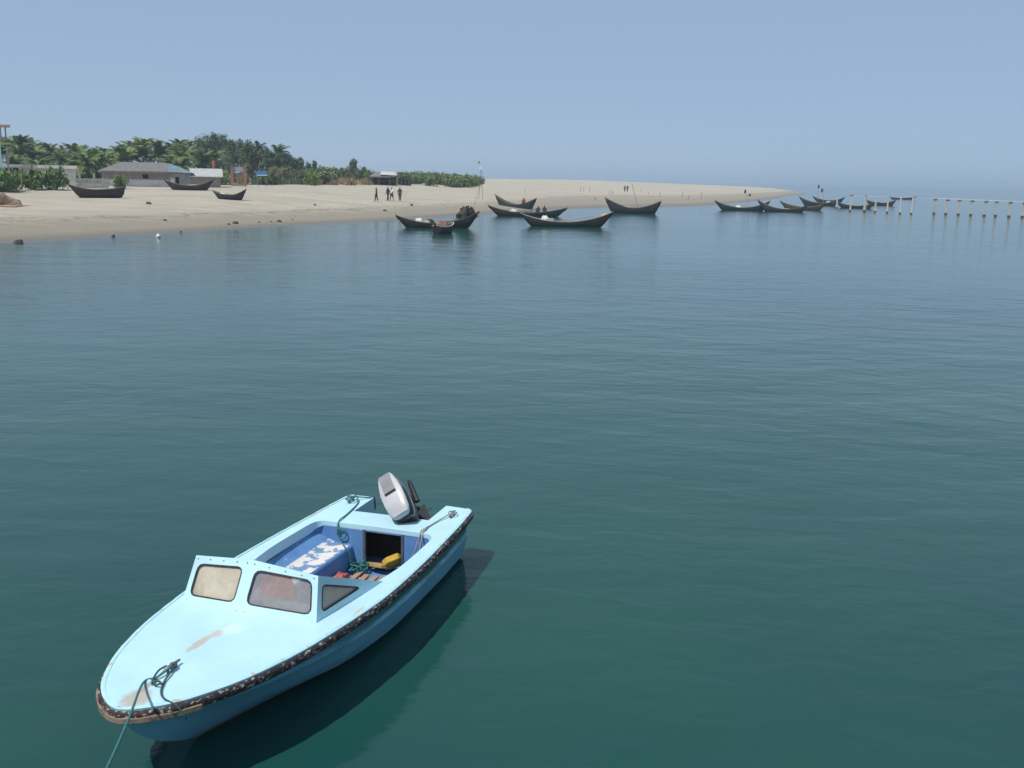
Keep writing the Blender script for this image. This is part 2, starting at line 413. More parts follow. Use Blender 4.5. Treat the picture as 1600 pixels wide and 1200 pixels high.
def bush_mesh(seed, R, hh, n, size, cl=14):
    def shape(rr):
        a = rr.uniform(0, 6.28); q = R * math.sqrt(rr.random()) * .75
        return Vector((math.cos(a) * q, math.sin(a) * q, hh * rr.uniform(.25, .8) * (1 - .35 * (q / R)))), R * rr.uniform(.2, .42)
    return tuft_mesh(seed, shape, n, size, cl)
bush_proto = [bush_mesh(s, 1.0, 1.0, 950, .21, 19) for s in (21, 22, 23, 24)]
stem_proto = []
for s in range(2):
    mb = MB(); rr = random.Random(s)
    for k in range(5):
        a = rr.uniform(0, 6.28); mb.tube([(0, 0, -.05), (.2 * math.cos(a), .2 * math.sin(a), .35), (.45 * math.cos(a), .45 * math.sin(a), .72)], [.035, .025, .012], 4, cap=False)
    stem_proto.append(mb.mesh('stem'))
def bush(p, R, hh, mat, name, label, cat, group, seed):
    root = empty(name, p, seed * 1.7); tag(root, label, cat, group)
    me = bush_proto[seed % 4]
    key = me.name + mat.name
    if key not in bush.cache:
        c = me.copy(); c.materials.clear(); c.materials.append(mat); bush.cache[key] = c
    o = new_obj('foliage', bush.cache[key], None, root); o.scale = (R, R, hh)
    s = new_obj('stem', stem_proto[seed % 2], BARK, root); s.scale = (R, R, hh)
    return root
bush.cache = {}
# big leafy bushes at the top of the beach, left
for i, (px, yb, yt, wpx, lb) in enumerate([(2, 300, 264, 20, 'bright green bush at the left edge of the beach'), (20, 299, 271, 12, 'lower green bush between two taller ones at the left edge'), (51, 297, 262, 17, 'rounded green bush beside the bamboo pole, second tall one from the left'),
        (88, 297, 262, 15, 'rounded green bush just left of the beached boat with tan rim'), (188, 295, 274, 9, 'small green bush in front of the grey hut'), (347, 289, 268, 14, 'green bush between the tin shed and the brick gate')]):
    g = hit(px, yb); d = math.hypot(g.x, g.y); zt = at(px, yt, d).z; R = wpx * d / F
    bush(g, R * 1.3, (zt - g.z) * 1.22, BUSH_L, 'leafy_bush', lb, 'bush', None, i)
# scrub band behind the fence and around the shelter
GS = 'scrub along the top of the beach'; r = random.Random(5)
top = spl([(330, 262), (400, 262), (450, 254), (480, 255), (520, 258), (560, 261), (600, 266), (650, 266), (690, 267), (730, 271), (765, 276)])
for i in range(78):
    px = r.uniform(330, 745); d = r.uniform(163, 205) if px < 520 else (r.uniform(206, 232) if px < 590 else r.uniform(212, 250))
    g = on(px, d); zt = at(px, top(px) + r.uniform(0, 7), d).z; hh = max(zt - g.z, 1.0); R = r.uniform(1.2, 2.3)
    bush(g, R, hh, SCRUB_L if r.random() < (.6 if px < 600 else .25) else BUSH_L, 'scrub_bush', 'low scrub bush in the band between the grove and the sand ridge', 'bush', GS, i)
for i in range(22):
    px = 636 + i * 5.2 + r.uniform(-3, 3); g = hit(px, 283 - max(0, px - 655) * .05 - r.uniform(0, 2), 170); d = math.hypot(g.x, g.y)
    bush(g, r.uniform(1.1, 1.8), r.uniform(.9, 1.6), BUSH_L, 'scrub_bush', 'low scrub bush in the band between the grove and the sand ridge', 'bush', GS, i + 200)
for i in range(16):
    px = 676 + i * 4.2; g = on(px, r.uniform(215, 245)); d = math.hypot(g.x, g.y); hh = max(at(px, top(px) + r.uniform(0, 2), d).z - g.z, .7)
    bush(g, r.uniform(1.3, 1.9), hh, SCRUB_L if i % 3 == 0 else BUSH_L, 'scrub_bush', 'low scrub bush in the band between the grove and the sand ridge', 'bush', GS, i + 300)
for i in range(26):
    px = 462 + i * 4.6; g = on(px, r.uniform(206, 226)); d = math.hypot(g.x, g.y); hh = max(at(px, top(px) + r.uniform(0, 4), d).z - g.z, .9)
    bush(g, r.uniform(1.3, 2.0), hh, SCRUB_L if i % 2 == 0 else BUSH_L, 'scrub_bush', 'low scrub bush in the band between the grove and the sand ridge', 'bush', GS, i + 400)
for i in range(34):   # undergrowth below the palms
    px = r.uniform(-60, 330); d = r.uniform(148, 172); g = on(px, d)
    bush(g, r.uniform(1.3, 2.2), r.uniform(1.5, 2.8), BUSH_L if i % 3 else SCRUB_L, 'undergrowth_bush', 'dark undergrowth bush below the palm trunks behind the huts', 'bush', 'undergrowth below the palms', i)
dry = [blades_mesh(s, 110, 1.0, .38, .035) for s in (31, 32, 33)]; GD = 'dry reed clumps behind the green fence'
for i in range(40):
    px = r.uniform(398, 582); g = hit(px, (289.5 if px > 470 else 284) - r.uniform(0, 3), 120); 
    o = new_obj('reed_clump', dry[i % 3], DRY_L, None, g); s = r.uniform(1.2, 2.0); o.scale = (s, s, s * r.uniform(.6, .9)); o.rotation_euler = (0, 0, i)
    tag(o, 'dry straw-coloured reed clump along the sand edge left of the shelter', 'reeds', GD)

# ------------------------------------------------------------------ buildings
THATCH = mk('thatch', (0.21, 0.20, 0.19), (0.13, 0.125, 0.12), 3, 0.95, 0.04, 9, stretch=(1, 1, 4))
TIN = mk('tin_sheet', (0.20, 0.30, 0.34), (0.15, 0.21, 0.24), 1.2, 0.5, metal=0.2, c3=(0.25, 0.17, 0.12), s3=1.5, lo3=.6, hi3=.75)
TINW = mk('pale_tin', (0.55, 0.56, 0.54), (0.42, 0.42, 0.40), 2, 0.5, metal=0.1)
MUDW = mk('brown_mud_wall', (0.34, 0.30, 0.265), (0.27, 0.235, 0.205), 2, 0.95)
PLAST = mk('white_plaster', (0.74, 0.71, 0.66), (0.56, 0.53, 0.48), 1.2, 0.9)
DARK = mk('dark_interior', (0.015, 0.014, 0.013), (0.01, 0.01, 0.01), 2, 0.9)  # near-black colour in place of the shade inside rooms and shelters
CONC = mk('concrete', (0.36, 0.35, 0.33), (0.26, 0.25, 0.24), 1.5, 0.9, 0.01)
BLUEW = mk('pale_blue_paint', (0.36, 0.55, 0.58), (0.30, 0.46, 0.50), 1.0, 0.8)
BRICK = mk('red_brick_paint', (0.36, 0.17, 0.11), (0.28, 0.13, 0.09), 5, 0.9)
WOOD = mk('grey_wood', (0.26, 0.20, 0.15), (0.15, 0.115, 0.085), 5, 0.85, stretch=(1, 1, 6))
BAMB = mk('bamboo', (0.42, 0.33, 0.20), (0.30, 0.23, 0.13), 5, 0.7)
NETG = mk('green_net', (0.10, 0.15, 0.12), (0.14, 0.17, 0.14), 3, 0.9)
BLUE = mk('blue_sign_paint', (0.05, 0.20, 0.42), (0.06, 0.24, 0.50), 3, 0.5)
WHITE = mk('white_paint', (0.75, 0.75, 0.73), (0.62, 0.62, 0.60), 3, 0.6)
def face_cam(p): return math.atan2(p.x, -p.y) * -1.0 if False else -math.atan2(p.x, p.y)
def frame_at(p):
    """local x right as seen, local y away from the camera"""
    a = -math.atan2(p.x, p.y); return a

# thatched house with a tin-roofed end
p = hit(231, 292); k = kk(p)
root = empty('thatched_house', p, frame_at(p) + rad(4)); tag(root, 'long low house with grey thatched hip roof and a blue tin roofed end', 'house')
def X(px): return (px - 231) * k
ze = (292 - 269.5) * k; zr = (292 - 254.5) * k; DEP = 5.0
mb = MB()
for (a, b2, zz0, zz1) in ((X(167), X(224), 0.9, ze), (X(233), X(262), 0.9, ze), (X(224), X(233), 0.9, 1.05), (X(224), X(233), 1.55, ze)): mb.box(((a + b2) / 2, .1, (zz0 + zz1) / 2), (b2 - a, .2, zz1 - zz0))
mb.box((X(167) + .1, DEP / 2, ze / 2 + .2), (.2, DEP - .21, ze - .4)); mb.box(((X(167) + X(297)) / 2, DEP, ze / 2 + .2), (X(297) - X(167), .2, ze - .4))
mb.build('wall', MUDW, root)
mb = MB(); mb.box(((X(166) + X(262)) / 2, .06, .35), (X(262) - X(166), .35, 1.1)); mb.build('plinth', PLAST, root)
mb = MB()
for (a, b2, z0_, z1_) in ((X(262), X(272.5), 0, ze), (X(278), X(297), 0, ze), (X(272.5), X(278), 1.45, ze)): mb.box(((a + b2) / 2, -.05, (z0_ + z1_) / 2 - .1), (b2 - a - .004, .2, z1_ - z0_ + .1))
mb.box((X(297) - .1, DEP / 2, ze / 2), (.2, DEP - .3, ze)); mb.build('end_wall', CONC, root)
mb = MB(); mb.box((X(228.5), .35, 1.3), (.7, .05, .6)); mb.build('window', DARK, root)
mb = MB(); mb.box((X(275.2), .25, .7), (.5, .05, 1.6)); mb.build('doorway', DARK, root)
mb = MB(); mb.box((X(268), -.165, .85), (.45, .02, .55)); mb.build('whitewash_patch', WHITE, root)
def hip(x0, x1, r0, r1, y0, y1, z0_, z1_, th_=.16):
    mb = MB(); ym = (y0 + y1) / 2
    v = [(x0, y0, z0_), (x1, y0, z0_), (x1, y1, z0_), (x0, y1, z0_), (r0, ym, z1_), (r1, ym, z1_)]
    v += [(a, b2, c - th_) for a, b2, c in v[:4]]
    mb.add(v, [(0, 1, 5, 4), (1, 2, 5), (2, 3, 4, 5), (3, 0, 4), (0, 6, 7, 1), (1, 7, 8, 2), (2, 8, 9, 3), (3, 9, 6, 0), (6, 9, 8, 7)]); return mb
hip(X(162), X(263), X(196), X(262.8), -.75, DEP + .7, ze + .1, zr, .22).build('roof', THATCH, root)
mb = MB(); ym = (DEP - .05) / 2; x0, x1 = X(263), X(301)
v = [(x0, -.8, ze + .08), (x1, -.8, ze - .05), (x1, DEP + .7, ze - .05), (x0, DEP + .7, ze + .08), (x0, ym, zr - .05), (x0 + .5, ym, zr - .1)]
mb.add(v, [(0, 1, 5, 4), (1, 2, 5), (2, 3, 4, 5), (0, 4, 3), (0, 3, 2, 1)]); mb.build('tin_roof', TIN, root)

# low white flat-roofed building
p = on(60, 142); k = kk(p); base_y = prow(p)
root = empty('white_building', p, frame_at(p)); tag(root, 'low white flat-roofed building behind the bushes on the left', 'building')
zz = lambda y: (base_y - y) * k
mb = MB(); w = 106 * k
for (a, b2, c0, c1) in ((-w / 2, -w / 2 + 7 * k, 0, zz(263.5)), (-w / 2 + 25 * k, w / 2, 0, zz(263.5)), (-w / 2 + 7 * k, -w / 2 + 25 * k, 0, zz(269))): mb.box(((a + b2) / 2, .1, (c0 + c1) / 2), (b2 - a, .2, c1 - c0))
mb.box((w / 2 - .1, 2.2, zz(263.5) / 2), (.2, 3.98, zz(263.5))); mb.box((0, 4.3, zz(263.5) / 2), (w, .2, zz(263.5))); mb.build('wall', PLAST, root)
mb = MB(); mb.box((0, 2.1, zz(261)), (w + .4, 5, 5 * k)); mb.build('roof_slab', PLAST, root)
mb = MB(); mb.box((-w / 2 + 16 * k, .4, zz(266.2)), (18 * k, .06, 6 * k)); mb.build('window', DARK, root)
# pale blue tower at the frame's left edge
p = on(-8, 138); k = kk(p); base_y = prow(p); zz = lambda y: (base_y - y) * k
root = empty('water_tower', p, frame_at(p)); tag(root, 'tall pale blue tower with open concrete top at the left edge', 'tower')
mb = MB(); mb.box((-.2, 1.2, zz(216) / 2), (26 * k, 2.4, zz(216))); bl = mb.build('wall', BLUEW, root)
mb = MB()
for y in (217, 243): mb.box((16 * k, 1.2, zz(y)), (8 * k, 2.0, .25))
mb.box((19.2 * k, .4, zz(243) / 2), (.22, .25, zz(217))); mb.box((19.2 * k, 2.0, zz(243) / 2), (.22, .25, zz(217))); mb.build('stair_frame', CONC, root)
for x, yy in ((12 * k, .3), (19 * k, .6), (-10 * k, .3), (12 * k, 2.1), (-10 * k, 2.1)):
    mb = MB(); mb.box((x, yy, (zz(216) + zz(200)) / 2), (.18, .18, zz(200) - zz(216))); mb.build('column', CONC, root)
mb = MB(); mb.box((3 * k, 1.2, zz(198.5)), (46 * k, 3.2, 3 * k)); mb.build('roof_slab', mk('ochre_concrete', (.42, .33, .28), (.34, .26, .22), 2, .9), root)
# tin-roofed shed
p = on(322, 138); k = kk(p); base_y = prow(p); zz = lambda y: (base_y - y) * k
root = empty('tin_shed', p, frame_at(p)); tag(root, 'low shed with pale sloping tin roof right of the long house', 'shed')
mb = MB(); mb.box((0, 1.6, zz(275) / 2), (42 * k, 3, zz(275))); mb.build('wall', MUDW, root)
mb = MB(); a = 25 * k
mb.add([(-a, -.5, zz(276)), (a, -.5, zz(276)), (a, 3.4, zz(264)), (-a, 3.4, zz(264)), (-a, -.5, zz(277)), (a, -.5, zz(277)), (a, 3.4, zz(265)), (-a, 3.4, zz(265))], [(0, 1, 2, 3), (4, 7, 6, 5), (0, 4, 5, 1), (1, 5, 6, 2), (2, 6, 7, 3), (3, 7, 4, 0)])
for i in range(24): x = -a + (i + .5) * a / 12; mb.tube([(x, -.5, zz(275.8)), (x, 3.4, zz(263.8))], .03, 4)
mb.build('roof', TINW, root)
# grey block wall with two posts
p = on(144, 128); k = kk(p); base_y = prow(p); zz = lambda y: (base_y - y) * k
root = empty('block_wall', p, frame_at(p)); tag(root, 'low grey block wall left of the long house', 'wall')
for i in range(9):
    for j in range(3):
        mb = MB(); hb_ = zz(279) / 3; mb.box(((-24 + (i + .5 + (.25 if j % 2 else -.25)) * 48 / 9) * k, 0, hb_ * (j + .5)), (48 / 9 * k - .02, .2 + .02 * ((i * 7 + j) % 3), hb_ - .02)); mb.build('block', CONC, root)
for x in (125, 146): mb = MB(); mb.box(((x - 144) * k, .25, zz(271) / 2), (.25, .2, zz(271))); mb.build('post', CONC, root)
# brick gate with its panel
p = hit(373, 291); k = kk(p)
root = empty('brick_gate', p, frame_at(p)); tag(root, 'gate of two red-brown pillars with a grey-blue board across the top', 'gate')
for x in (-9.5, 10): mb = MB(); mb.box((x * k, 0, 14.5 * k), (4.2 * k, .35, 29 * k)); mb.box((x * k, 0, 30 * k), (5 * k, .42, 2 * k)); mb.build('pillar', BRICK, root)
mb = MB(); mb.box((0, .02, 25.5 * k), (15 * k, .12, 7 * k)); mb.build('board', mk('grey_blue_board', (.32, .34, .42), (.27, .29, .36), 3, .7), root)
for i in range(5): mb = MB(); mb.box(((-5.6 + i * 2.9) * k, .05, 10 * k), (.16, .05, 20 * k)); mb.build('slat', WOOD, root)
mb = MB(); mb.box((0, .11, 19 * k), (15 * k, .05, .1)); mb.box((0, .11, 2 * k), (15 * k, .05, .1)); mb.build('rail', WOOD, root)
p = hit(390, 288); k = kk(p)
root = empty('white_chair', p, frame_at(p) + .5); tag(root, 'white chair standing just right of the brick gate', 'chair')
for x in (-.28, .28):
    for y in (-.25, .25): mb = MB(); mb.box((x, y, .22 if y < 0 else .5), (.05, .05, .44 if y < 0 else 1.0)); mb.build('leg', WHITE, root)
mb = MB(); mb.box((0, 0, .46), (.62, .56, .05)); mb.build('seat', WHITE, root)
mb = MB(); mb.box((0, .285, .85), (.6, .03, .3)); mb.build('backrest', WHITE, root)
# blue signboard
p = on(409, 148); k = kk(p); base_y = prow(p); zz = lambda y: (base_y - y) * k
root = empty('signboard', p, frame_at(p)); tag(root, 'blue signboard on two posts behind the green fence', 'sign')
mb = MB(); mb.box((0, 0, zz(271.5)), (17 * k, .06, 7 * k)); mb.build('board', BLUE, root)
mb = MB(); mb.box((0, -.045, zz(274.3)), (15 * k, .02, 1.2 * k)); mb.build('white_band', WHITE, root)
for x in (-6, 6): mb = MB(); mb.box((x * k, .08, zz(270) / 2), (.09, .09, zz(270))); mb.build('post', WOOD, root)
# green net fence
root = empty('net_fence', hit(390, 289)); tag(root, 'low green net fence along the top of the sand', 'fence')
o0 = root.location.copy(); pts = [hit(x, 289.2 - .006 * (x - 390)) - o0 for x in np.linspace(392, 472, 9)]
for q in pts: mb = MB(); mb.tube([q, q + Vector((.03, 0, 1.05))], .04, 5); mb.build('post', BAMB, root)
for a, b2 in zip(pts[:-1], pts[1:]):
    mb = MB(); dd = (b2 - a); nrm = Vector((-dd.y, dd.x, 0)).normalized() * .012; rows = []
    for s in np.linspace(.01, .99, 7):
        q = a + dd * s; sag = .06 * math.sin(math.pi * s); rows.append([q + Vector((0, .02 * math.sin(9 * s), zq)) for zq in (.05, .45, .92 - sag)])
    mb.grid(rows); o = mb.build('net_panel', NETG, root); sm = o.modifiers.new('s', 'SOLIDIFY'); sm.thickness = .02
# open shelter on posts
p = hit(600, 289.5); k = kk(p)
root = empty('beach_shelter', p, frame_at(p)); tag(root, 'open-sided beach shelter on posts with part thatch and part white tin roof', 'shelter')
XX = lambda px: (px - 600) * k; ZZ = lambda y: (289.5 - y) * k
for x in (581, 583, 592, 609, 620):
    for yy in ((0, 3.4) if x != 583 else (1.7,)): mb = MB(); mb.tube([(XX(x), yy, -.1), (XX(x), yy, ZZ(275))], .08, 6); mb.build('post', WOOD, root)
hip(XX(577), XX(609), XX(588), XX(608), -.6, 4.2, ZZ(276), ZZ(269), .2).build('roof', THATCH, root)
mb = MB(); v = [(XX(594), -.62, ZZ(273.2)), (XX(621), -.62, ZZ(273.6)), (XX(616), 1.8, ZZ(268.6)), (XX(596), 1.8, ZZ(268.4))]
mb.add(v + [(a, b2, c - .06) for a, b2, c in v], [(0, 1, 2, 3), (4, 7, 6, 5), (0, 4, 5, 1), (1, 5, 6, 2), (2, 6, 7, 3), (3, 7, 4, 0)]); mb.build('tin_roof', TINW, root)
mb = MB(); mb.box((XX(600), 3.6, ZZ(283)), (41 * k, .08, 13.5 * k)); mb.build('shade_backing', DARK, root)  # near-black sheet stands in for the shade under the roof
mb = MB(); mb.box((XX(600), 1.4, .75), (4.0, .7, .06)); mb.box((XX(592), 1.4, .36), (.1, .5, .72)); mb.box((XX(609), 1.6, .36), (.1, .5, .72)); mb.build('counter', WOOD, root)
p = hit(632, 290); root = empty('leaf_arbour', p, frame_at(p)); tag(root, 'leaf-covered lean-to on thin posts right of the open shelter', 'shelter')
for i, x in enumerate((-11, -5, 1, 6, 10)):
    for yy in (0, 2.6): mb = MB(); mb.tube([(x * k, yy, -.1), (x * k + .1, yy, 14 * k)], .07, 5); mb.build('post', WOOD, root)
mb = MB(); mb.box((0, 3.0, 6 * k), (22 * k, .06, 12 * k)); mb.build('shade_backing', DARK, root)  # dark sheet added as the shade below the leaf roof
def sh(rr): return Vector((rr.uniform(-12, 7) * k, rr.uniform(-.4, 2.8), rr.uniform(13, 18.5) * k)), .5
new_obj('leaf_roof', tuft_mesh(77, sh, 1500, .3, 30), SCRUB_L, root)
# far hut roof
p = on(653, 262); k = kk(p); base_y = prow(p); zz = lambda y: (base_y - y) * k
root = empty('distant_hut', p, frame_at(p)); tag(root, 'small distant hut roof showing above the scrub right of the shelter', 'hut')
hip(-9 * k, 9 * k, -5 * k, 6 * k, -.3, 3.3, zz(272), zz(267), .15).build('roof', THATCH, root)
mb = MB(); mb.box((0, 1.5, zz(272) / 2 - .1), (14 * k, 2.6, zz(272))); mb.build('wall', MUDW, root)
# ------------------------------------------------------------------ fishing boats
TAR = mk('tarred_planks', (0.022, 0.019, 0.020), (0.040, 0.032, 0.030), 2.5, 0.65, 0.02, 7, stretch=(.3, 2, 3), c3=(0.10, 0.085, 0.07), s3=3, lo3=.62, hi3=.72)
TARG = mk('grey_green_planks', (0.020, 0.026, 0.027), (0.034, 0.038, 0.036), 2.5, 0.65, 0.02, 7, stretch=(.3, 2, 3), c3=(0.09, 0.09, 0.085), s3=2, lo3=.6, hi3=.75)
TARB = mk('brown_planks', (0.085, 0.055, 0.038), (0.12, 0.085, 0.06), 2.5, 0.7, 0.02, 7, stretch=(.3, 2, 3))
TARR = mk('red_brown_planks', (0.075, 0.032, 0.026), (0.05, 0.025, 0.022), 2.5, 0.7, 0.02, 7, stretch=(.3, 2, 3))
RIM = mk('weathered_rim', (0.30, 0.25, 0.17), (0.20, 0.165, 0.115), 3, 0.85)
INN = mk('boat_inside', (0.17, 0.15, 0.10), (0.10, 0.085, 0.06), 2.5, 0.9)
GRN = mk('green_rim', (0.12, 0.19, 0.11), (0.18, 0.20, 0.13), 3, 0.8)
CREAM = mk('cream_rim', (0.52, 0.47, 0.38), (0.40, 0.35, 0.27), 3, 0.8)

BOATS = {}
def moon_boat(name_id, tipL, tipR, base, label, yaw=0.0, beach=False, beam=1.5, mat=None, rim=None, zmid=None, nth=4, sharp=2.1, flat=(.66, .70), group='dark crescent fishing boats'):
    mat = mat or TAR; rim = rim or RIM
    c0 = hit(*base) if beach else gp(base[0], base[1], 0.0)
    rz = -math.atan2(c0.x, c0.y) + rad(yaw); a = Vector((math.cos(rz), math.sin(rz), 0)); n = Vector((-a.y, a.x, 0))
    c0 = c0 + n * beam * .33
    def tip(px, py):
        r_ = ray(px, py); tt = -(c0.x * r_.y - c0.y * r_.x) / (a.x * r_.y - a.y * r_.x)
        q = c0 + a * tt; h = math.hypot(r_.x, r_.y); return tt, H + r_.z / h * math.hypot(q.x, q.y) - c0.z
    tl, zl = tip(*tipL); tr, zr_ = tip(*tipR)
    z0 = -.04 if beach else -.22
    sheer0 = zmid if zmid else .62
    root = empty('fishing_boat', c0, rz); tag(root, label, 'boat', group)
    def sec(s, inset=0.0):
        e = abs(s); x = tr * s if s > 0 else -tl * s
        zend = zr_ if s > 0 else zl
        zs = sheer0 + (zend - sheer0) * e ** sharp; e0 = flat[1] if s > 0 else flat[0]; zk = z0 + (zend * .9 - z0) * (max(e - e0, 0) / (1 - e0)) ** 1.45 + .10 * e ** 2
        bb = max(beam / 2 * (1 - e ** 2.6) ** .75, .07) - inset; zk += inset * 1.2
        return x, zs, zk, max(bb, .012)
    S = np.linspace(-1, 1, 41)
    def shell(inset, zdrop=0.0, nq=7):
        rows = []
        for s in S * (1 - inset * .25):
            x, zs, zk, bb = sec(s, inset); zs -= zdrop; row = []
            for q in list(np.linspace(0, 1, nq)) + list(np.linspace(1, 0, nq))[1:]:
                sg = -1 if len(row) < nq else 1
                row.append((x, sg * bb * max(1 - q ** 2.4, 0) ** .55, zs + (min(zk, zs - .02) - zs) * q))
            rows.append(row)
        return rows
    mb = MB(); ro = shell(0.0); mb.grid(ro, flip=True); hull = mb.build('hull', mat, root, smooth=True)
    # plank seams: raised battens along the outside
    mb = MB()
    for q in (1.6, 3.1):
        for side in (0, 1):
            pts = []
            for row in ro[2:-2]:
                i = int(q); f_ = q - i; A, B_ = Vector(row[i]), Vector(row[i + 1]); P = A.lerp(B_, f_)
                if side: P.y = -P.y
                pts.append(P)
            mb.tube(pts, .012, 4, cap=False)
    mb.build('strake', mat, hull)
    mb = MB(); mb.grid(shell(.06, .012)); mb.build('lining', INN, root, smooth=True)
    mb = MB()
    for sg in (-1, 1):
        outer = []; inner = []
        for s in S:
            x, zs, zk, bb = sec(s); outer.append((x, sg * (bb + .02), zs)); inner.append((x, sg * max(bb - .075, .004), zs))
        up_ = .045
        rows = [outer, [(x, y, z + up_) for x, y, z in outer], [(x, y, z + up_) for x, y, z in inner], inner, outer]
        mb.grid(rows, flip=(sg > 0))
    mb.build('gunwale', rim, root)
    for i in range(nth):
        s = -.62 + 1.24 * (i + .5) / nth; x, zs, zk, bb = sec(s); mb = MB(); mb.box((x, 0, zs - .16), (.16, 2 * bb - .12, .035)); mb.build('thwart', INN, root)
    mb = MB(); rows = []
    for s in np.linspace(-.6, .6, 9): x, zs, zk, bb = sec(s); rows.append([(x, y * bb * .62, zk + .17) for y in (-1, 0, 1)])
    mb.grid(rows); mb.build('floor', INN, root)
    for s, zz_ in ((-1, zl), (1, zr_)):
        x, zs, zk, bb = sec(s); mb = MB(); x2 = sec(s * .93)[0]
        mb.tube([(x2, 0, sec(s * .93)[2] - .03), (x, 0, zs - .05), (x + s * .05, 0, zs + .10)], [.05, .05, .035], 5); mb.build('stem_post', mat, root)
    root['L'] = 0; del root['L']
    def pt(s, y=0.0, z=0.0, over=True):
        x, zs, zk, bb = sec(s); q = Vector((x, y * bb, (zs if over else zk + .17) + z)); return c0 + a * q.x + n * q.y + Vector((0, 0, q.z))
    BOATS[name_id] = (root, pt, rz, sec)
    return root

moon_boat('A', (107, 288), (195, 292), (152, 309.5), 'beached plum-black crescent boat with tan rim in front of the grey wall', 6, True, 1.5, TAR, RIM, .80, flat=(.58, .88))
moon_boat('B', (257, 281), (333, 281), (297, 297.5), 'beached dark boat lying right in front of the tin-roofed house end', -4, True, 1.4, TAR, RIM, .55)
moon_boat('C', (333, 298), (384, 296), (360, 312.5), 'small beached boat with green rim and high right end, below the brick gate', -18, True, 1.1, TAR, GRN, .5, 3)
moon_boat('D', (619, 336.5), (748, 331), (680, 356.5), 'dark boat loaded with nets, crew and leaning pole at its right end', 5, False, 1.5, TAR, GRN, .42)
moon_boat('F', (774, 304), (838, 310), (806, 328), 'short high-ended dark boat behind the one carrying two crew', -20, False, 1.5, TARG, RIM, .75, 3, 1.9)
moon_boat('G', (763, 321), (886, 325), (822, 338), 'long dark boat carrying crew members, just behind the cream-rimmed boat', 4, False, 1.4, TARG, RIM, .42)
moon_boat('H', (813, 333), (958, 331), (880, 354.5), 'dark boat with cream rim and pale painted right end, nearest in the middle', 3, False, 1.5, TARG, CREAM, .45)
moon_boat('I', (946, 309), (1033, 314.5), (990, 333.5), 'dark high-ended boat with bamboo rail frame and leaning mast by the sand', -6, False, 1.6, TARG, RIM, .70, 4, 1.7, flat=(.72, .74))
moon_boat('J', (1117, 313), (1203, 314), (1160, 329), 'dark boat with two flag markers, leftmost of the cluster off the sand spit', 3, False, 1.4, TARG, RIM, .45)
moon_boat('K', (1184, 312), (1262, 321), (1226, 331), 'dark boat overlapping the right end of the one with flag markers', -8, False, 1.4, TARG, RIM, .42)
moon_boat('L', (1219, 314), (1290, 317), (1256, 328), 'brown-sided boat behind the overlapping dark pair off the spit', -6, False, 1.5, TARB, RIM, .5)
moon_boat('M', (1249, 307), (1312, 312), (1280, 321), 'dark boat with two flag poles behind the brown-sided boat', -6, False, 1.6, TARG, RIM, .55)
moon_boat('N', (1270, 306.5), (1320, 308), (1296, 316.5), 'rearmost dark boat of the cluster, behind the one with two flag poles', -4, False, 1.6, TARG, RIM, .5)
moon_boat('O', (1307, 315), (1366, 317.5), (1338, 325.5), 'low boat with greenish rim lying behind the leftmost jetty posts', -4, False, 1.5, TARG, GRN, .45)
moon_boat('P', (1352, 311.5), (1400, 312.5), (1378, 321), 'reddish-brown boat behind the isolated posts', -6, False, 1.6, TARR, RIM, .55)
moon_boat('Q', (1389, 306.5), (1432, 307), (1411, 311.5), 'thin dark boat farthest out, left of the jetty beam', 2, False, 1.8, TAR, RIM, .5, 3)
moon_boat('E', (680, 352), (708, 348), (692, 366), 'small dinghy under a brown cover, moored in front of the net-loaded boat', 52, False, 1.2, TAR, CREAM, .55, 2)

# cargo in the boats
NETM = mk('fishing_net', (0.33, 0.34, 0.24), (0.20, 0.23, 0.17), 6, 0.95, 0.05, 12)
BUND = mk('white_sack', (0.72, 0.71, 0.68), (0.58, 0.57, 0.54), 4, 0.9, 0.03, 8)
TARP = mk('dark_tarp', (0.030, 0.034, 0.026), (0.055, 0.05, 0.04), 4, 0.7, 0.04, 6)
BRWN = mk('brown_cover', (0.30, 0.18, 0.13), (0.22, 0.13, 0.09), 4, 0.85, 0.03, 8)
ORNG = mk('orange_cloth', (0.62, 0.13, 0.06), (0.50, 0.10, 0.05), 4, 0.8)
BLACKC = mk('black_cloth', (0.02, 0.02, 0.022), (0.03, 0.03, 0.03), 4, 0.8)
REDC = mk('red_cloth', (0.40, 0.05, 0.05), (0.28, 0.04, 0.04), 4, 0.8)
def heap(name, loc, size, mat, label, cat, seed=1, rz=0.0, n=14, rough=.28, group=None):
    r_ = random.Random(seed); ph = [r_.uniform(0, 6.28) for _ in range(6)]; rows = []
    for j in range(7):
        el = math.pi / 2 * j / 6; row = []
        for i in range(n + 1):
            th_ = 2 * math.pi * i / n
            k_ = 1 + rough * (math.sin(3 * th_ + ph[0] + 2 * el) * .5 + math.sin(5 * th_ + ph[1] - 3 * el) * .35 + math.sin(2 * th_ + ph[2] + 5 * el) * .3)
            row.append((math.cos(th_) * math.cos(el) * size[0] / 2 * k_, math.sin(th_) * math.cos(el) * size[1] / 2 * k_, math.sin(el) * size[2] * (k_ if j < 6 else 1)))
        rows.append(row)
    mb = MB(); mb.grid(rows); mb.v += []; o = mb.build(name, mat, None, smooth=True, weld=True); o.location = loc; o.rotation_euler = (0, 0, rz)
    return tag(o, label, cat, group)
_, pt, rz, _ = BOATS['D']
heap('net_pile', pt(-.28, 0, -.28, True), (2.6, .95, .42), NETM, 'pale green net pile in the middle of the crewed boat', 'net', 3, rz)
heap('sack', pt(-.42, 0, -.05, True), (.75, .5, .35), BUND, 'white sack on the left side of the net pile', 'sack', 4, rz)
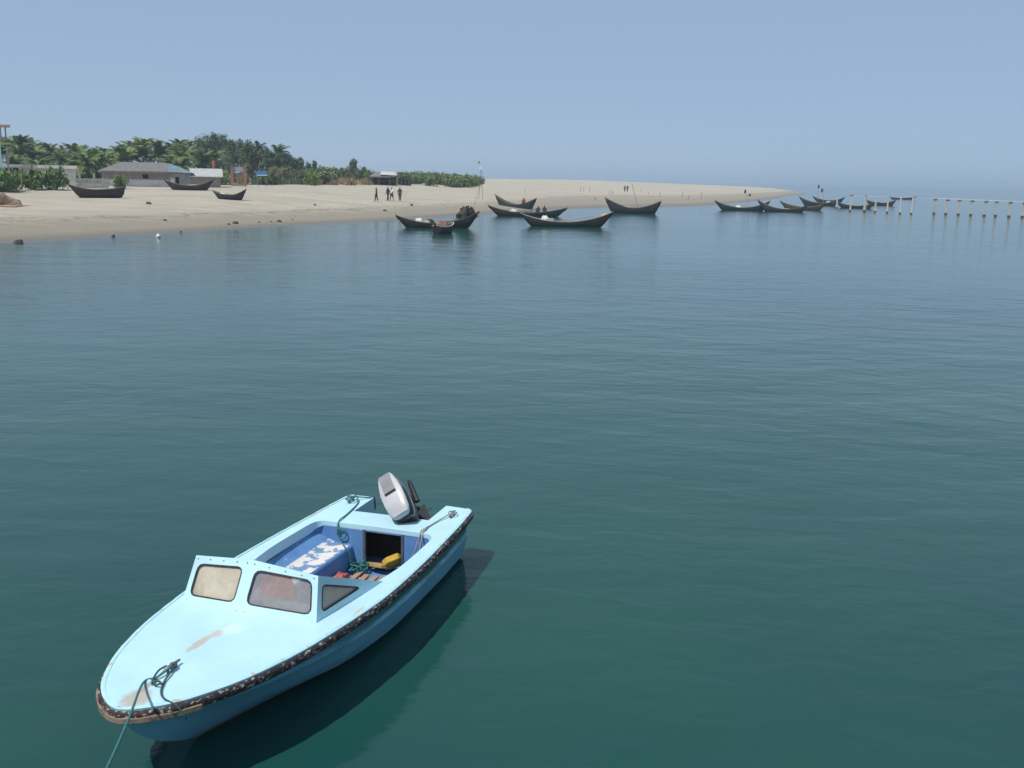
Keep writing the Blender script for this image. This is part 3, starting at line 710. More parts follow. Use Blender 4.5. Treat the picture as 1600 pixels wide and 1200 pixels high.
heap('net_bundle', pt(-.12, 0, -.05, True), (.9, .6, .36), BLACKC, 'black bundle on the right side of the pale net pile', 'bundle', 5, rz)
heap('tarp_heap', pt(.68, -.1, -.28, True), (.95, .9, 1.25), TARP, 'dark draped tarp heap beside the crew at the right boat end', 'tarp', 6, rz, rough=.2)
heap('tarp_heap', pt(.84, 0, -.3, True), (.6, .7, .95), BLACKC, 'black bundle at the rightmost end of the crewed boat', 'tarp', 8, rz, rough=.22)
heap('orange_cloth', pt(.95, -.2, -.35, True), (.34, .26, .42), ORNG, 'orange cloth hung over the right end of the crewed boat', 'cloth', 9, rz)
root = empty('flag_pole', pt(.80, 0, -.3)); tag(root, 'leaning bamboo pole with orange flag at the crewed boat', 'flag')
q0 = root.location.copy(); q1 = at(749, 293, math.hypot(q0.x, q0.y) + 1.0) - q0
mb = MB(); mb.tube([(0, 0, 0), q1 * .5 + Vector((0, 0, .03)), q1], [.035, .028, .018], 6); mb.build('pole', BAMB, root)
mb = MB(); rows = [[q1 * s + Vector((-.02 - .30 * u * (1 - s * .55), .05 * math.sin(5 * u), -.05 * u)) for u in np.linspace(0, 1, 5)] for s in np.linspace(.16, .40, 4)]
mb.grid(rows); o = mb.build('flag', ORNG, root); o.modifiers.new('s', 'SOLIDIFY').thickness = .012
_, pt, rz, _ = BOATS['E']
heap('dinghy_cover', pt(.25, 0, -.18), (1.7, .85, .6), BRWN, 'reddish-brown cover heaped over the small dinghy', 'cover', 12, rz)
_, pt, rz, _ = BOATS['G']
heap('sack', pt(-.35, 0, -.16), (1.1, .6, .42), BUND, 'white sack pile left of the crew in the long dark boat', 'sack', 14, rz)
_, pt, rz, _ = BOATS['H']
heap('net_pile', pt(-.35, 0, -.22), (1.5, .8, .45), NETM, 'pale net pile in the cream-rimmed boat', 'net', 15, rz)
heap('sack', pt(-.42, -.1, -.02), (.8, .5, .42), BUND, 'bright white sack on the net pile in the cream-rimmed boat', 'sack', 16, rz)
heap('painted_bundle', pt(.84, 0, -.10), (.8, .4, .22), mk('faded_orange', (.55, .38, .22), (.46, .20, .12), 6, .9), 'faded orange bundle at the pale right end of the cream-rimmed boat', 'bundle', 17, rz)
_, pt, rz, _ = BOATS['J']
heap('sack', pt(-.15, 0, -.12), (.9, .6, .42), BUND, 'white sack in the boat with two flag markers', 'sack', 18, rz)
_, pt, rz, _ = BOATS['C']
heap('sack', pt(-.5, -.1, -.22), (.8, .6, .28), BUND, 'white bundle at the left end of the small beached boat', 'sack', 19, rz)
_, pt, rz, _ = BOATS['A']
heap('net_pile', pt(.1, 0, -.35), (2.4, 1.0, .38), NETM, 'tan net pile inside the plum-black beached boat', 'net', 20, rz)

for bid, s, sz, mt, lb in (('I', -.25, (1.3, .8, .4), NETM, 'pale net heap in the high-ended boat with the mast'), ('K', .1, (1.4, .7, .34), BRWN, 'brown heap in the boat overlapping its flag-marked neighbour'), ('L', -.1, (1.3, .7, .36), NETM, 'net heap inside the brown-sided boat'),
        ('M', .45, (1.2, .7, .4), BUND, 'white bundle right of the two flag poles'), ('O', 0, (1.8, .7, .3), NETM, 'pale net heap in the low greenish-rimmed boat'), ('P', -.2, (1.2, .7, .35), TARP, 'dark tarp heap in the reddish-brown boat'), ('B', .15, (2.0, .9, .35), NETM, 'green net heap in the beached boat by the tin-roofed end'), ('F', -.2, (.9, .7, .3), TARP, 'dark heap in the short high-ended boat')):
    _, pt, rz, _ = BOATS[bid]; heap('boat_gear', pt(s, 0, -.24), sz, mt, lb, 'gear', len(lb), rz)
for bid, s0, s1, lb in (('D', -.72, .1, 'bamboo oar lying along the net-loaded boat'), ('H', -.1, .72, 'bamboo oar lying along the cream-rimmed boat'), ('G', -.6, .2, 'bamboo oar lying along the boat with two crew'), ('A', -.6, .45, 'bamboo oar lying along the plum-black beached boat'), ('J', -.55, .35, 'bamboo oar lying along the flag-marked boat')):
    _, pt, rz, _ = BOATS[bid]; a_, b_ = pt(s0, -.5, .06), pt(s1, .35, .09); mb = MB(); v_ = b_ - a_
    mb.tube([(0, 0, 0), v_ * .8], .03, 6); q_ = v_.normalized(); mb.box(v_ * .9, (v_.length * .2, .16, .03), Matrix.Rotation(math.atan2(q_.y, q_.x), 3, 'Z'))
    tag(mb.build('oar', BAMB, None, loc=a_), lb, 'oar')
def pole(name, p0, p1, r_, mat, label, cat, group=None, flag=None):
    root = empty(name, p0); tag(root, label, cat, group); v = p1 - p0; mb = MB()
    mb.tube([(0, 0, 0), v * .5 + Vector((.02, 0, .01)), v], [r_, r_ * .9, r_ * .7], 6)
    if flag is None:
        for s in (.3, .6, .85): mb.tube([v * (s - .006), v * (s + .006)], r_ * 1.25, 6)
    mb.build('shaft', mat, root)
    if flag is not None:
        mb = MB(); w, hh = flag[0], flag[1]
        rows = [[v * .995 + Vector((u * w, .06 * math.sin(6 * u), -hh * s - .15 * u * hh)) for u in np.linspace(0, 1, 5)] for s in np.linspace(0, 1, 4)]
        mb.grid(rows); o = mb.build('flag', flag[2], root); o.modifiers.new('s', 'SOLIDIFY').thickness = .012
    return root
def up_to(p, px, py): return at(px, py, math.hypot(p.x, p.y))
_, pt, rz, _ = BOATS['I']; p = pt(.15, 0, -.3); pole('mast', p, up_to(p, 987, 285), .05, BAMB, 'thin leaning mast of the high-ended boat by the sand', 'mast')
root = empty('rail_frame', pt(.9, 0, -.05), rz); tag(root, 'bamboo rail frame at the right end of the high-ended boat', 'rail')
for x in (-.45, 0, .42): mb = MB(); mb.tube([(x, -.25, -.1), (x, -.25, .42)], .025, 5); mb.build('post', BAMB, root)
for z in (.38, .16): mb = MB(); mb.tube([(-.5, -.25, z - .03), (.48, -.25, z + .08)], .02, 5); mb.build('rail', BAMB, root)
_, pt, rz, _ = BOATS['J']
p = pt(.12, 0, -.3); pole('flag_marker', p, up_to(p, 1166, 296), .03, BAMB, 'taller dark flag marker standing in the leftmost boat of the cluster', 'flag', None, (-.28, .55, BLACKC))
p = pt(.22, 0, -.3); pole('flag_marker', p, up_to(p, 1170, 303), .03, BAMB, 'shorter dark flag marker in the leftmost boat of the cluster', 'flag', None, (.35, .3, BLACKC))
_, pt, rz, _ = BOATS['M']
p = pt(-.1, 0, -.3); pole('flag_marker', p, up_to(p, 1278, 288.5), .04, BAMB, 'left dark flag on a pole in the boat behind the brown-sided one', 'flag', None, (.35, .7, BLACKC))
p = pt(.2, 0, -.3); pole('flag_marker', p, up_to(p, 1286, 294), .04, BAMB, 'right flag on a pole in the boat behind the brown-sided one', 'flag', None, (-.35, .8, BLACKC))

# beacon mast behind the crewed boat
g = on(751, 152); root = empty('beacon_mast', g, frame_at(g)); tag(root, 'thin two-legged mast with a bright white panel behind the crewed boat', 'mast')
k = kk(g); gy = prow(g); zz = lambda y: (gy - y) * k
for x0_, x1_, yt in ((-.25, -.02, 264), (.35, .12, 266)):
    mb = MB(); mb.tube([(x0_, 0, -.2), (x1_, 0, zz(yt))], .035, 6); mb.build('leg', WOOD, root)
for yb in (287, 277): mb = MB(); mb.tube([(-.2, 0, zz(yb)), (.3, 0, zz(yb) + .05)], .02, 5); mb.build('rung', WOOD, root)
mb = MB(); mb.box((0, -.06, zz(263.5)), (.36, .10, .42)); mb.build('panel', WHITE, root)
mb = MB(); mb.tube([(-.12, 0, zz(265)), (-.28, 0, zz(255))], .02, 5); ant = mb.build('antenna', WOOD, root)
mb = MB(); mb.lathe([(0, -.1), (.12, -.06), (.14, .05), (0, .16)], 8, (-.28, 0, zz(255))); mb.build('top_light', BLACKC, ant)

# jetty remains on the right
POST = mk('pale_concrete_post', (0.60, 0.56, 0.51), (0.44, 0.40, 0.35), 3, 0.9, 0.02, 6, c3=(0.25, 0.21, 0.18), s3=2.2, lo3=.58, hi3=.68)
CAP = mk('dark_cap', (0.12, 0.11, 0.10), (0.18, 0.16, 0.14), 3, 0.9)
WEED = mk('weedy_foot', (0.05, 0.048, 0.04), (0.09, 0.08, 0.06), 6, 0.9)
def jpost(parent, p, zt, w, tilt=0.0, name='post', cap=True, capw=1.9):
    def parts(par, off):
        mb = MB(); R_ = Matrix.Rotation(tilt, 3, 'Y')
        mb.add([tuple(Vector(off) + R_ @ Vector((x * w / 2 * (1.15 if z < 0 else .95), y * w / 2, z if z > 0 else -1.2))) for z in (-1, zt) for x, y in ((-1, -1), (1, -1), (1, 1), (-1, 1))],
               [(0, 3, 2, 1), (4, 5, 6, 7), (0, 1, 5, 4), (1, 2, 6, 5), (2, 3, 7, 6), (3, 0, 4, 7)])
        o = mb.build('post' if parent else 'shaft', POST, par); 
        mb = MB(); mb.box(Vector(off) + Vector((0, 0, .12)), (w * 1.35, w * 1.3, .34)); mb.build('weed_collar', WEED, o if parent else par)
        if cap: mb = MB(); mb.box(Vector(off) + R_ @ Vector((0, 0, zt + .11)), (w * capw, w * 1.1, .22)); mb.build('cap', CAP, o if parent else par)
    if parent is not None: parts(parent, p)
    return parts
GPST = 'isolated old jetty posts left of the beam'
iso = [(1307, 326, 309, 0), (1328, 330.5, 307, 2.2), (1349.5, 331, 307.5, 1.6), (1367, 332, 313, 0), (1386, 333, 312, 0), (1406, 334.5, 309, 0), (1423.5, 335, 309, 0)]
lbs = ['pale post standing in front of the boat ends, leftmost of the jetty line', 'pale post with T-shaped dark cap, second from the left', 'pale doubled post with dark cap in front of the reddish boat', 'short pale capless post right of the doubled one', 'pale capless post in the middle of the isolated jetty posts', 'dull stained post, second left of the beam gap', 'last isolated post before the gap to the beam']
for (px, yb, yt, cw), lb in zip(iso, lbs):
    p = gp(px, yb, 0); k = kk(p)
    root = empty('old_jetty_post', p, frame_at(p)); tag(root, lb, 'post', GPST)
    jpost(None, None, (yb - yt) * k, .25, 0.02 * ((px % 5) - 2), cap=cw > 0, capw=max(cw, 1))(root, (0, 0, 0))
    if px == 1349.5: jpost(None, None, (yb - yt) * k * .9, .16, .05, cap=False)(root, (.22, .1, 0))
root = empty('ruined_jetty', gp(1459, 335, 0)); tag(root, 'ruined jetty of pale posts under a long white beam on the right', 'jetty')
o0 = root.location.copy(); tops = []
for i, px in enumerate([1459, 1477.5, 1497, 1516.5, 1537.5, 1555, 1576, 1597, 1617, 1637, 1658]):
    yb = 334.8 + (px - 1459) * .040; p = gp(px, yb, 0); k = kk(p); zt = (24.0 - .3) * k
    jpost(root, p - o0, zt - .25, .25, .03 * math.sin(i * 2.1) + .02); tops.append(p - o0 + Vector((.02 * zt, 0, zt)))
BEAM = mk('white_beam', (0.62, 0.60, 0.57), (0.45, 0.42, 0.39), 2, 0.85)
for i, (a, b2) in enumerate(zip(tops[:-1], tops[1:])):
    mb = MB(); d_ = (b2 - a); ang = math.atan2(d_.y, d_.x); R_ = Matrix.Rotation(ang, 3, 'Z'); mb.box((a + b2) / 2 + Vector((0, 0, .10)), (d_.length - .03, .26, .12 + .03 * (i % 2)), R_); mb.build('beam', BEAM, root)
# thin wire along the isolated posts
root = None
mb = MB(); wp = [up_to(gp(px, yb, 0), px, yt) for px, yb, yt in ((1328, 330.5, 305.6), (1349.5, 331, 306), (1386, 333, 306.8), (1423.5, 335, 308), (1459, 335, 309.5))]
c_ = wp[0].copy(); fine = []
for a, b2 in zip(wp[:-1], wp[1:]):
    for s in np.linspace(0, 1, 6)[:-1]: q = a.lerp(b2, s) - c_; q.z -= .12 * math.sin(math.pi * s); fine.append(q)
fine.append(wp[-1] - c_); mb.tube(fine, .025, 4); tag(mb.build('slack_cable', WHITE, None, loc=c_), 'thin pale cable slung along the post tops left of the beam', 'cable')

# stakes and small things on the sand
GST = 'thin stakes standing in the sand spit'
for i, (px, yt, yb) in enumerate([(907, 291, 299.5), (912, 292, 299), (921, 291, 300), (953, 297, 304), (957, 297, 304), (1002, 294, 300), (1013, 298, 304), (1031, 300, 308), (1066, 300, 308), (1096, 300, 309), (820, 296, 302), (1075, 305, 312)]):
    rank = ORD[sorted([907, 912, 921, 953, 957, 1002, 1013, 1031, 1066, 1096, 820, 1075]).index(px)]
    p = hit(px, yb, 120); pole('stake', p - Vector((0, 0, .1)), up_to(p, px + (i % 3 - 1) * .6, yt), .06, WOOD, rank + ' thin wooden stake from the left on the open sand of the spit', 'stake', GST)
for px, yt, yb, lb in ((34, 258, 300, 'bamboo pole in front of the leftmost bushes'), (72.5, 253, 297, 'tall bamboo pole between the two rounded bushes'), (66, 262, 296, 'shorter bamboo pole leaning beside the tall one'), (333, 250, 290, 'bamboo pole with orange pennant right of the tin shed')):
    p = hit(px, yb); pole('bamboo_pole', p - Vector((0, 0, .1)), up_to(p, px - 1.5, yt), .05, BAMB, lb, 'pole', None, (.3, .9, ORNG) if px == 333 else None)
DEBR = mk('dark_driftwood', (0.05, 0.042, 0.035), (0.09, 0.075, 0.06), 6, 0.9, .02)
GDB = 'dark lumps of debris along the waterline'
for i, (px, py, s) in enumerate([(30, 380, 1.0), (177, 370.5, .55), (283, 363.5, .4), (357, 355.5, .5), (368, 354.5, .9), (405, 352.5, .45), (424, 351.5, .35), (437, 351, .75), (457, 349, .4)]):
    p = gp(px, py, .0); th0 = max(th(p.x, p.y), 0); p.z = th0 - .06
    heap('driftwood', p, (s * .62, s * .4, s * .16 + .07), DEBR, ORD[i] + ' dark lump of driftwood from the left along the water edge of the beach', 'debris', 30 + i, i, rough=.5, group=GDB)
for i, (px, py, s) in enumerate([(233, 319, .5), (492, 321, .35), (643, 321.5, .5), (601, 330, .4), (258, 345, .3), (930, 311, .5)]):
    heap('sand_litter', hit(px, py) - Vector((0, 0, .04)), (s, s * .6, s * .45), DEBR, ORD[[0, 2, 4, 3, 1, 5][i]] + ' small dark scrap from the left on the open sand above the waterline', 'debris', 50 + i, i, rough=.5, group='scraps on the sand')
p = gp(247.5, 371.5, 0); p.z = max(th(p.x, p.y), 0); mb = MB(); mb.lathe([(0, -.1), (.12, -.04), (.17, .06), (.15, .16), (.07, .22), (.05, .28), (0, .29)], 12)
o = mb.build('float_buoy', WHITE, None, smooth=True, loc=p); tag(o, 'white float lying at the water edge below the huts', 'buoy')
# pile of branches on a pink mat, left edge
g = hit(6, 322); root = None
o = heap('coir_pile', g + Vector((-1.0, .6, .05)), (4.4, 2.2, .85), mk('coir', (.26, .19, .13), (.14, .10, .07), 4, .95, .08, 9), 'brown pile of husks at the left edge of the beach', 'pile', 61, 0, 22, .45)
mb = MB(); mb.box((0, 0, 0), (5.6, 2.6, .06)); o = mb.build('ground_sheet', mk('pink_sheet', (.55, .33, .25), (.45, .28, .22), 2, .9), None, loc=g + Vector((-1.3, .3, .03))); tag(o, 'pinkish sheet spread on the sand under the husk pile', 'sheet')
bevel(o, .02)

# ------------------------------------------------------------------ people
SKIN = mk('skin', (0.11, 0.060, 0.038), (0.09, 0.05, 0.032), 8, 0.6)
HAIR = mk('black_hair', (0.012, 0.011, 0.011), (0.02, 0.018, 0.017), 20, 0.5)
def cloth(n, c): return mk(n, c, tuple(x * .75 for x in c), 6, .85, .01, 12)
def person(loc, rz, pose, shirt, lower, label, long_lower=True, bare=False):
    root = empty('person', loc, rz); tag(root, label, 'person')
    P = {'pel': (0, 0, .93), 'spi': (0, .01, 1.13), 'che': (0, 0, 1.31), 'nec': (0, .0, 1.46), 'hdb': (0, .02, 1.53), 'hdm': (0, .025, 1.60), 'hdt': (0, .01, 1.68)}
    E = [('pel', 'spi'), ('spi', 'che'), ('che', 'nec'), ('nec', 'hdb'), ('hdb', 'hdm'), ('hdm', 'hdt')]
    st = pose.get('stride', .0); ar = pose.get('arm', .0); sit = pose.get('sit', False); bend = pose.get('bend', 0)
    for sg, n in ((-1, 'L'), (1, 'R')):
        f_ = st * sg; g_ = -ar * sg
        P['sh' + n] = (sg * .175, 0, 1.40); P['el' + n] = (sg * .225, g_ * .5 - .03, 1.12); P['wr' + n] = (sg * .235, g_ + .05, .88); P['ha' + n] = (sg * .235, g_ * 1.1 + .075, .79)
        P['hi' + n] = (sg * .09, 0, .90); P['kn' + n] = (sg * .095, f_ * .55 + .03, .50); P['an' + n] = (sg * .095, f_, .09 + (.07 if f_ < -.1 else 0)); P['to' + n] = (sg * .11, f_ + .15, .035)
        if sit:
            P['kn' + n] = (sg * .14, .34, 1.12); P['an' + n] = (sg * .12, .38, .74); P['to' + n] = (sg * .13, .52, .70)
            P['el' + n] = (sg * .25, .14, 1.18); P['wr' + n] = (sg * .16, .36, 1.16); P['ha' + n] = (sg * .13, .43, 1.15)
        E += [('che', 'sh' + n), ('sh' + n, 'el' + n), ('el' + n, 'wr' + n), ('wr' + n, 'ha' + n), ('pel', 'hi' + n), ('hi' + n, 'kn' + n), ('kn' + n, 'an' + n), ('an' + n, 'to' + n)]
    if bend:
        for k_ in P:
            if k_ in ('spi', 'che', 'nec', 'hdb', 'hdm', 'hdt') or k_[:2] in ('sh', 'el', 'wr', 'ha'):
                x, y, z = P[k_]; dz = z - .93; P[k_] = (x, y * math.cos(bend) + dz * math.sin(bend), .93 + dz * math.cos(bend) - y * math.sin(bend))
    Rr = {'pel': (.15, .11), 'spi': (.135, .095), 'che': (.16, .105), 'nec': (.055, .055), 'hdb': (.07, .08), 'hdm': (.082, .098), 'hdt': (.055, .065),
          'sh': (.065, .065), 'el': (.045, .045), 'wr': (.032, .028), 'ha': (.042, .02), 'hi': (.095, .095), 'kn': (.06, .06), 'an': (.04, .045), 'to': (.035, .025)}
    keys = list(P); me = bpy.data.meshes.new('body'); me.from_pydata([P[k_] for k_ in keys], [(keys.index(a), keys.index(b2)) for a, b2 in E], [])
    tmp = bpy.data.objects.new('tmp', me); COL.objects.link(tmp); tmp.modifiers.new('sk', 'SKIN')
    sv = me.skin_vertices[0].data
    for i, k_ in enumerate(keys):
        sv[i].radius = Rr.get(k_, Rr.get(k_[:2])); sv[i].use_root = (k_ == 'pel')
    sb = tmp.modifiers.new('su', 'SUBSURF'); sb.levels = 2
    dg = bpy.context.evaluated_depsgraph_get(); body = bpy.data.meshes.new_from_object(tmp.evaluated_get(dg)); bpy.data.objects.remove(tmp)
    vs_ = [v.co.copy() for v in body.vertices]; nn = [v.normal.copy() for v in body.vertices]; fs = [tuple(p.vertices) for p in body.polygons]; bpy.data.meshes.remove(body)
    seg = [(Vector(P[a]), Vector(P[b2]), a[:2] + '-' + b2[:2]) for a, b2 in E]
    def bone(c):
        best = None
        for A, B_, nme in seg:
            ab = B_ - A; tt = max(0, min(1, (c - A).dot(ab) / ab.length_squared)); q = (c - A - ab * tt).length
            if best is None or q < best[0]: best = (q, nme, tt)
        return best
    sh_f, lo_f, ha_f = [], [], []
    hm_ = Vector(P['hdm'])
    for f_ in fs:
        c = sum((vs_[i] for i in f_), Vector()) / len(f_); _, bn_, tt = bone(c)
        if bn_ in ('sp-ch', 'ch-sh', 'pe-sp') or (bn_ == 'ch-ne' and tt < .55) or (bn_ == 'sh-el' and tt < .95): (sh_f if not (bn_ == 'pe-sp' and tt < .25) else lo_f).append(f_)
        elif bn_ in ('pe-hi', 'hi-kn') or (bn_ == 'kn-an' and (tt < (.85 if long_lower else .1))): lo_f.append(f_)
        elif bn_ in ('hd-hd',) and (c.z > hm_.z + .03 or c.y < hm_.y - .03) and c.z > hm_.z - .07: ha_f.append(f_)
    mb = MB(); mb.add(vs_, fs)
    for sg, n in ((-1, 'L'), (1, 'R')):   # fingers, thumb, ears
        ha = Vector(P['ha' + n]); d_ = (ha - Vector(P['wr' + n])).normalized(); s_ = Vector((0, 1, 0)) if abs(d_.y) < .8 else Vector((sg, 0, 0))
        for i, L_ in enumerate((.06, .072, .068, .05)): o_ = ha + d_ * .03 + s_ * (i - 1.5) * .019; mb.tube([o_, o_ + d_ * L_ * .55, o_ + d_ * L_ + Vector((-sg * .014, 0, 0))], [.009, .0085, .006], 5)
        o_ = ha - d_ * .03 + s_ * .035; mb.tube([o_, o_ + s_ * .03 + d_ * .03, o_ + s_ * .035 + d_ * .06], [.011, .01, .007], 5)
        e_ = hm_ + Vector((sg * .088, 0, -.01)); mb.box(e_, (.018, .035, .055))
    mb.tube([hm_ + Vector((0, .095, .02)), hm_ + Vector((0, .118, -.02)), hm_ + Vector((0, .09, -.032))], [.008, .015, .008], 5)
    mb.build('body', SKIN, root, smooth=True, angle=None)
    def shell(name, faces, off, mat, flare=0.0):
        idx = sorted({i for f_ in faces for i in f_}); mp_ = {i: j for j, i in enumerate(idx)}; mb = MB()
        mb.add([vs_[i] + nn[i] * off for i in idx], [tuple(mp_[i] for i in f_) for f_ in faces]); return mb.build(name, mat, root, smooth=True, angle=None)
    if not bare: shell('shirt', sh_f, .016, shirt)
    shell('trousers' if long_lower else 'shorts', lo_f, .020, lower); shell('hair', ha_f, .014, HAIR)
    for sg in (-1, 1):
        mb = MB(); mb.box(hm_ + Vector((sg * .033, .088, .022)), (.022, .012, .010)); mb.build('eye', HAIR, root)
    mb = MB(); mb.box(hm_ + Vector((0, .083, -.055)), (.04, .012, .008)); mb.build('mouth', REDC, root)
    if sit: root.location.z -= .0
    return root
NAVY = cloth('navy_shirt', (.035, .04, .055)); CHAR = cloth('charcoal_cloth', (.03, .03, .034)); WSH = cloth('white_shirt', (.72, .72, .72)); BRS = cloth('brown_shirt', (.10, .065, .045)); BRL = cloth('brown_lower', (.075, .055, .04)); DKB = cloth('dark_blue_lower', (.025, .028, .04)); YEL = cloth('dull_green_shirt', (.13, .12, .06)); BLUC = cloth('blue_clothes', (.06, .08, .17))
for px, yb, rzz, po, s_, l_, lb, ll in [
    (588.3, 315.6, 1.9, dict(stride=.16, arm=.14), NAVY, CHAR, 'person in dark clothes walking on the beach, leftmost of the four', True),
    (606.3, 314.2, 2.4, dict(stride=-.2, arm=-.12), CHAR, DKB, 'person in dark clothes close beside the one in white', True),
    (612.3, 314.6, 2.6, dict(stride=.22, arm=.16), WSH, DKB, 'person in white shirt and dark shorts on the beach', False),
    (624.8, 314.6, 3.4, dict(stride=.08, arm=.1), BRS, BRL, 'person in brown standing right of the white-shirted one', True)]:
    p = hit(px, yb); person(p, rzz, po, s_, l_, lb, ll)
for px, s_, lb in ((976, BLUC, 'left one of two people in blue far off on the spit'), (980.2, DKB, 'right one of two people far off on the spit')):
    p = hit(px, 300, 150); o = person(p, 3.1, dict(stride=.05), s_, BLUC, lb)
_, pt, rz, _ = BOATS['G']
for s, fl, sh_, lb in ((.30, 2.7, NAVY, 'person sitting in the long dark boat, left of its two crew'), (.45, 3.3, BRS, 'person sitting in the long dark boat, right of its two crew')):
    q = pt(s, 0, -.12); person(q - Vector((0, 0, .83)), fl, dict(sit=True), sh_, CHAR, lb)
_, pt, rz, _ = BOATS['D']
for s, y, fl, sh_, lb, bn in ((.60, .1, 2.2, YEL, 'person in dull green sitting beside the tarp heap in the net-loaded boat', False), (.76, .1, 3.3, CHAR, 'person in black sitting at the right end of the net-loaded boat', False)):
    q = pt(s, y, .14); person(q - Vector((0, 0, .83)), fl, dict(sit=True), sh_, CHAR, lb, True, bn)
_, pt, rz, _ = BOATS['F']
q = pt(.35, 0, .0); person(q - Vector((0, 0, .83)), 3.0, dict(sit=True), REDC, CHAR, 'person in red sitting in the short high-ended boat')

# ------------------------------------------------------------------ jetty the view is taken from (left of and below the frame)


JET = mk('jetty_concrete', (.34, .33, .31), (.24, .23, .22), 1.2, .9, .01)
root = empty('concrete_jetty', (-5.6, 0, 0)); tag(root, 'concrete jetty on piles below and left of the viewpoint', 'jetty')
mb = MB(); mb.box((-2.55, 0.1, 2.75), (4.4, 12.7, .3)); o = mb.build('deck_slab', JET, root); bevel(o, .03)
mb = MB(); mb.box((4.2, -2.2, 2.745), (8.7, 6.6, .3)); o = mb.build('landing_slab', JET, root); bevel(o, .03)
for x, y in ((-4.3, 5.8), (-.8, 5.8), (-4.3, 1), (-.8, 1), (3, .6), (7.8, .6), (3, -5), (7.8, -5), (-.8, -5), (-4.3, -5)):
    mb = MB(); mb.tube([(x, y, -2.6), (x, y, 2.61)], .22, 12); mb.build('pile', JET, root, smooth=True)
mb = MB(); mb.lathe([(.13, 2.895), (.12, 2.98), (.09, 3.05), (.10, 3.16), (.15, 3.2), (.14, 3.25), (0, 3.27)], 14, (4.75, .85, 0)); mb.build('bollard', mk('rusty_bollard', (.14, .08, .05), (.08, .05, .04), 6, .8), root, smooth=True)
# ------------------------------------------------------------------ the moored motor boat
def paint(name, base, dark, chips, stain=None):
    m, t, b, _ = base_mat(name); v = coords(t)
    b.inputs['Roughness'].default_value = 0.42; b.inputs['Specular IOR Level'].default_value = 0.4
    c = mixc(t, ramp(t, noise(t, v, 1.6, 5), .3, .75), base, dark)
    c = mixc(t, ramp(t, noise(t, v, .9, 6, .7), .42, .66, 0, .5), c, tuple(min(1, x * 1.12 + .03) for x in base))
    c = mixc(t, ramp(t, noise(t, v, 9, 8, .7), .62, .70, 0, .7), c, chips)
    c = mixc(t, ramp(t, noise(t, v, 55, 3, .6), .70, .76, 0, .35), c, (.16, .17, .16))
    mpd = nd(t, 'ShaderNodeMapping'); mpd.inputs['Scale'].default_value = (.35, 1.6, 1); lk(t, v, mpd.inputs['Vector'])
    c = mixc(t, ramp(t, noise(t, mpd.outputs[0], 7, 8, .75), .55, .75, 0, .28), c, (.36, .42, .40))
    g = noise(t, v, 3.2, 7, .7, .5)
    c = mixc(t, ramp(t, g, .60, .70, 0, .45), c, tuple(.6 * x + .25 for x in base))
    if stain:
        sx_ = nd(t, 'ShaderNodeSeparateXYZ'); lk(t, v, sx_.inputs[0])
        for (cx, cy, rx, ry, col, cut) in stain:
            dx = mth(t, 'DIVIDE', mth(t, 'SUBTRACT', sx_.outputs[0], cx), rx); dy = mth(t, 'DIVIDE', mth(t, 'SUBTRACT', sx_.outputs[1], cy), ry)
            rr = mth(t, 'ADD', mth(t, 'MULTIPLY', dx, dx), mth(t, 'MULTIPLY', dy, dy))
            f_ = mth(t, 'SUBTRACT', mth(t, 'ADD', noise(t, v, 16, 9, .8), .62), rr)
            c = mixc(t, ramp(t, f_, cut + .02, cut + .3, 0, .75), c, col)
    lk(t, c, b.inputs['Base Color']); bump(t, b, noise(t, v, 14, 6, .7), .25, .004)
    return m
DECK = paint('pale_blue_deck_paint', (.45, .68, .76), (.39, .62, .72), (.58, .68, .70),
             [(4.28, -.03, .26, .07, (.46, .36, .27), .62), (4.08, .0, .13, .08, (.50, .44, .36), .60), (5.16, .05, .22, .18, (.42, .32, .22), .66), (5.0, .02, .20, .05, (.36, .28, .20), .64), (3.15, .84, .22, .05, (.50, .46, .30), .68), (3.95, .08, .22, .15, (.60, .78, .81), .72), (2.55, .90, .4, .04, (.52, .50, .42), .74)])
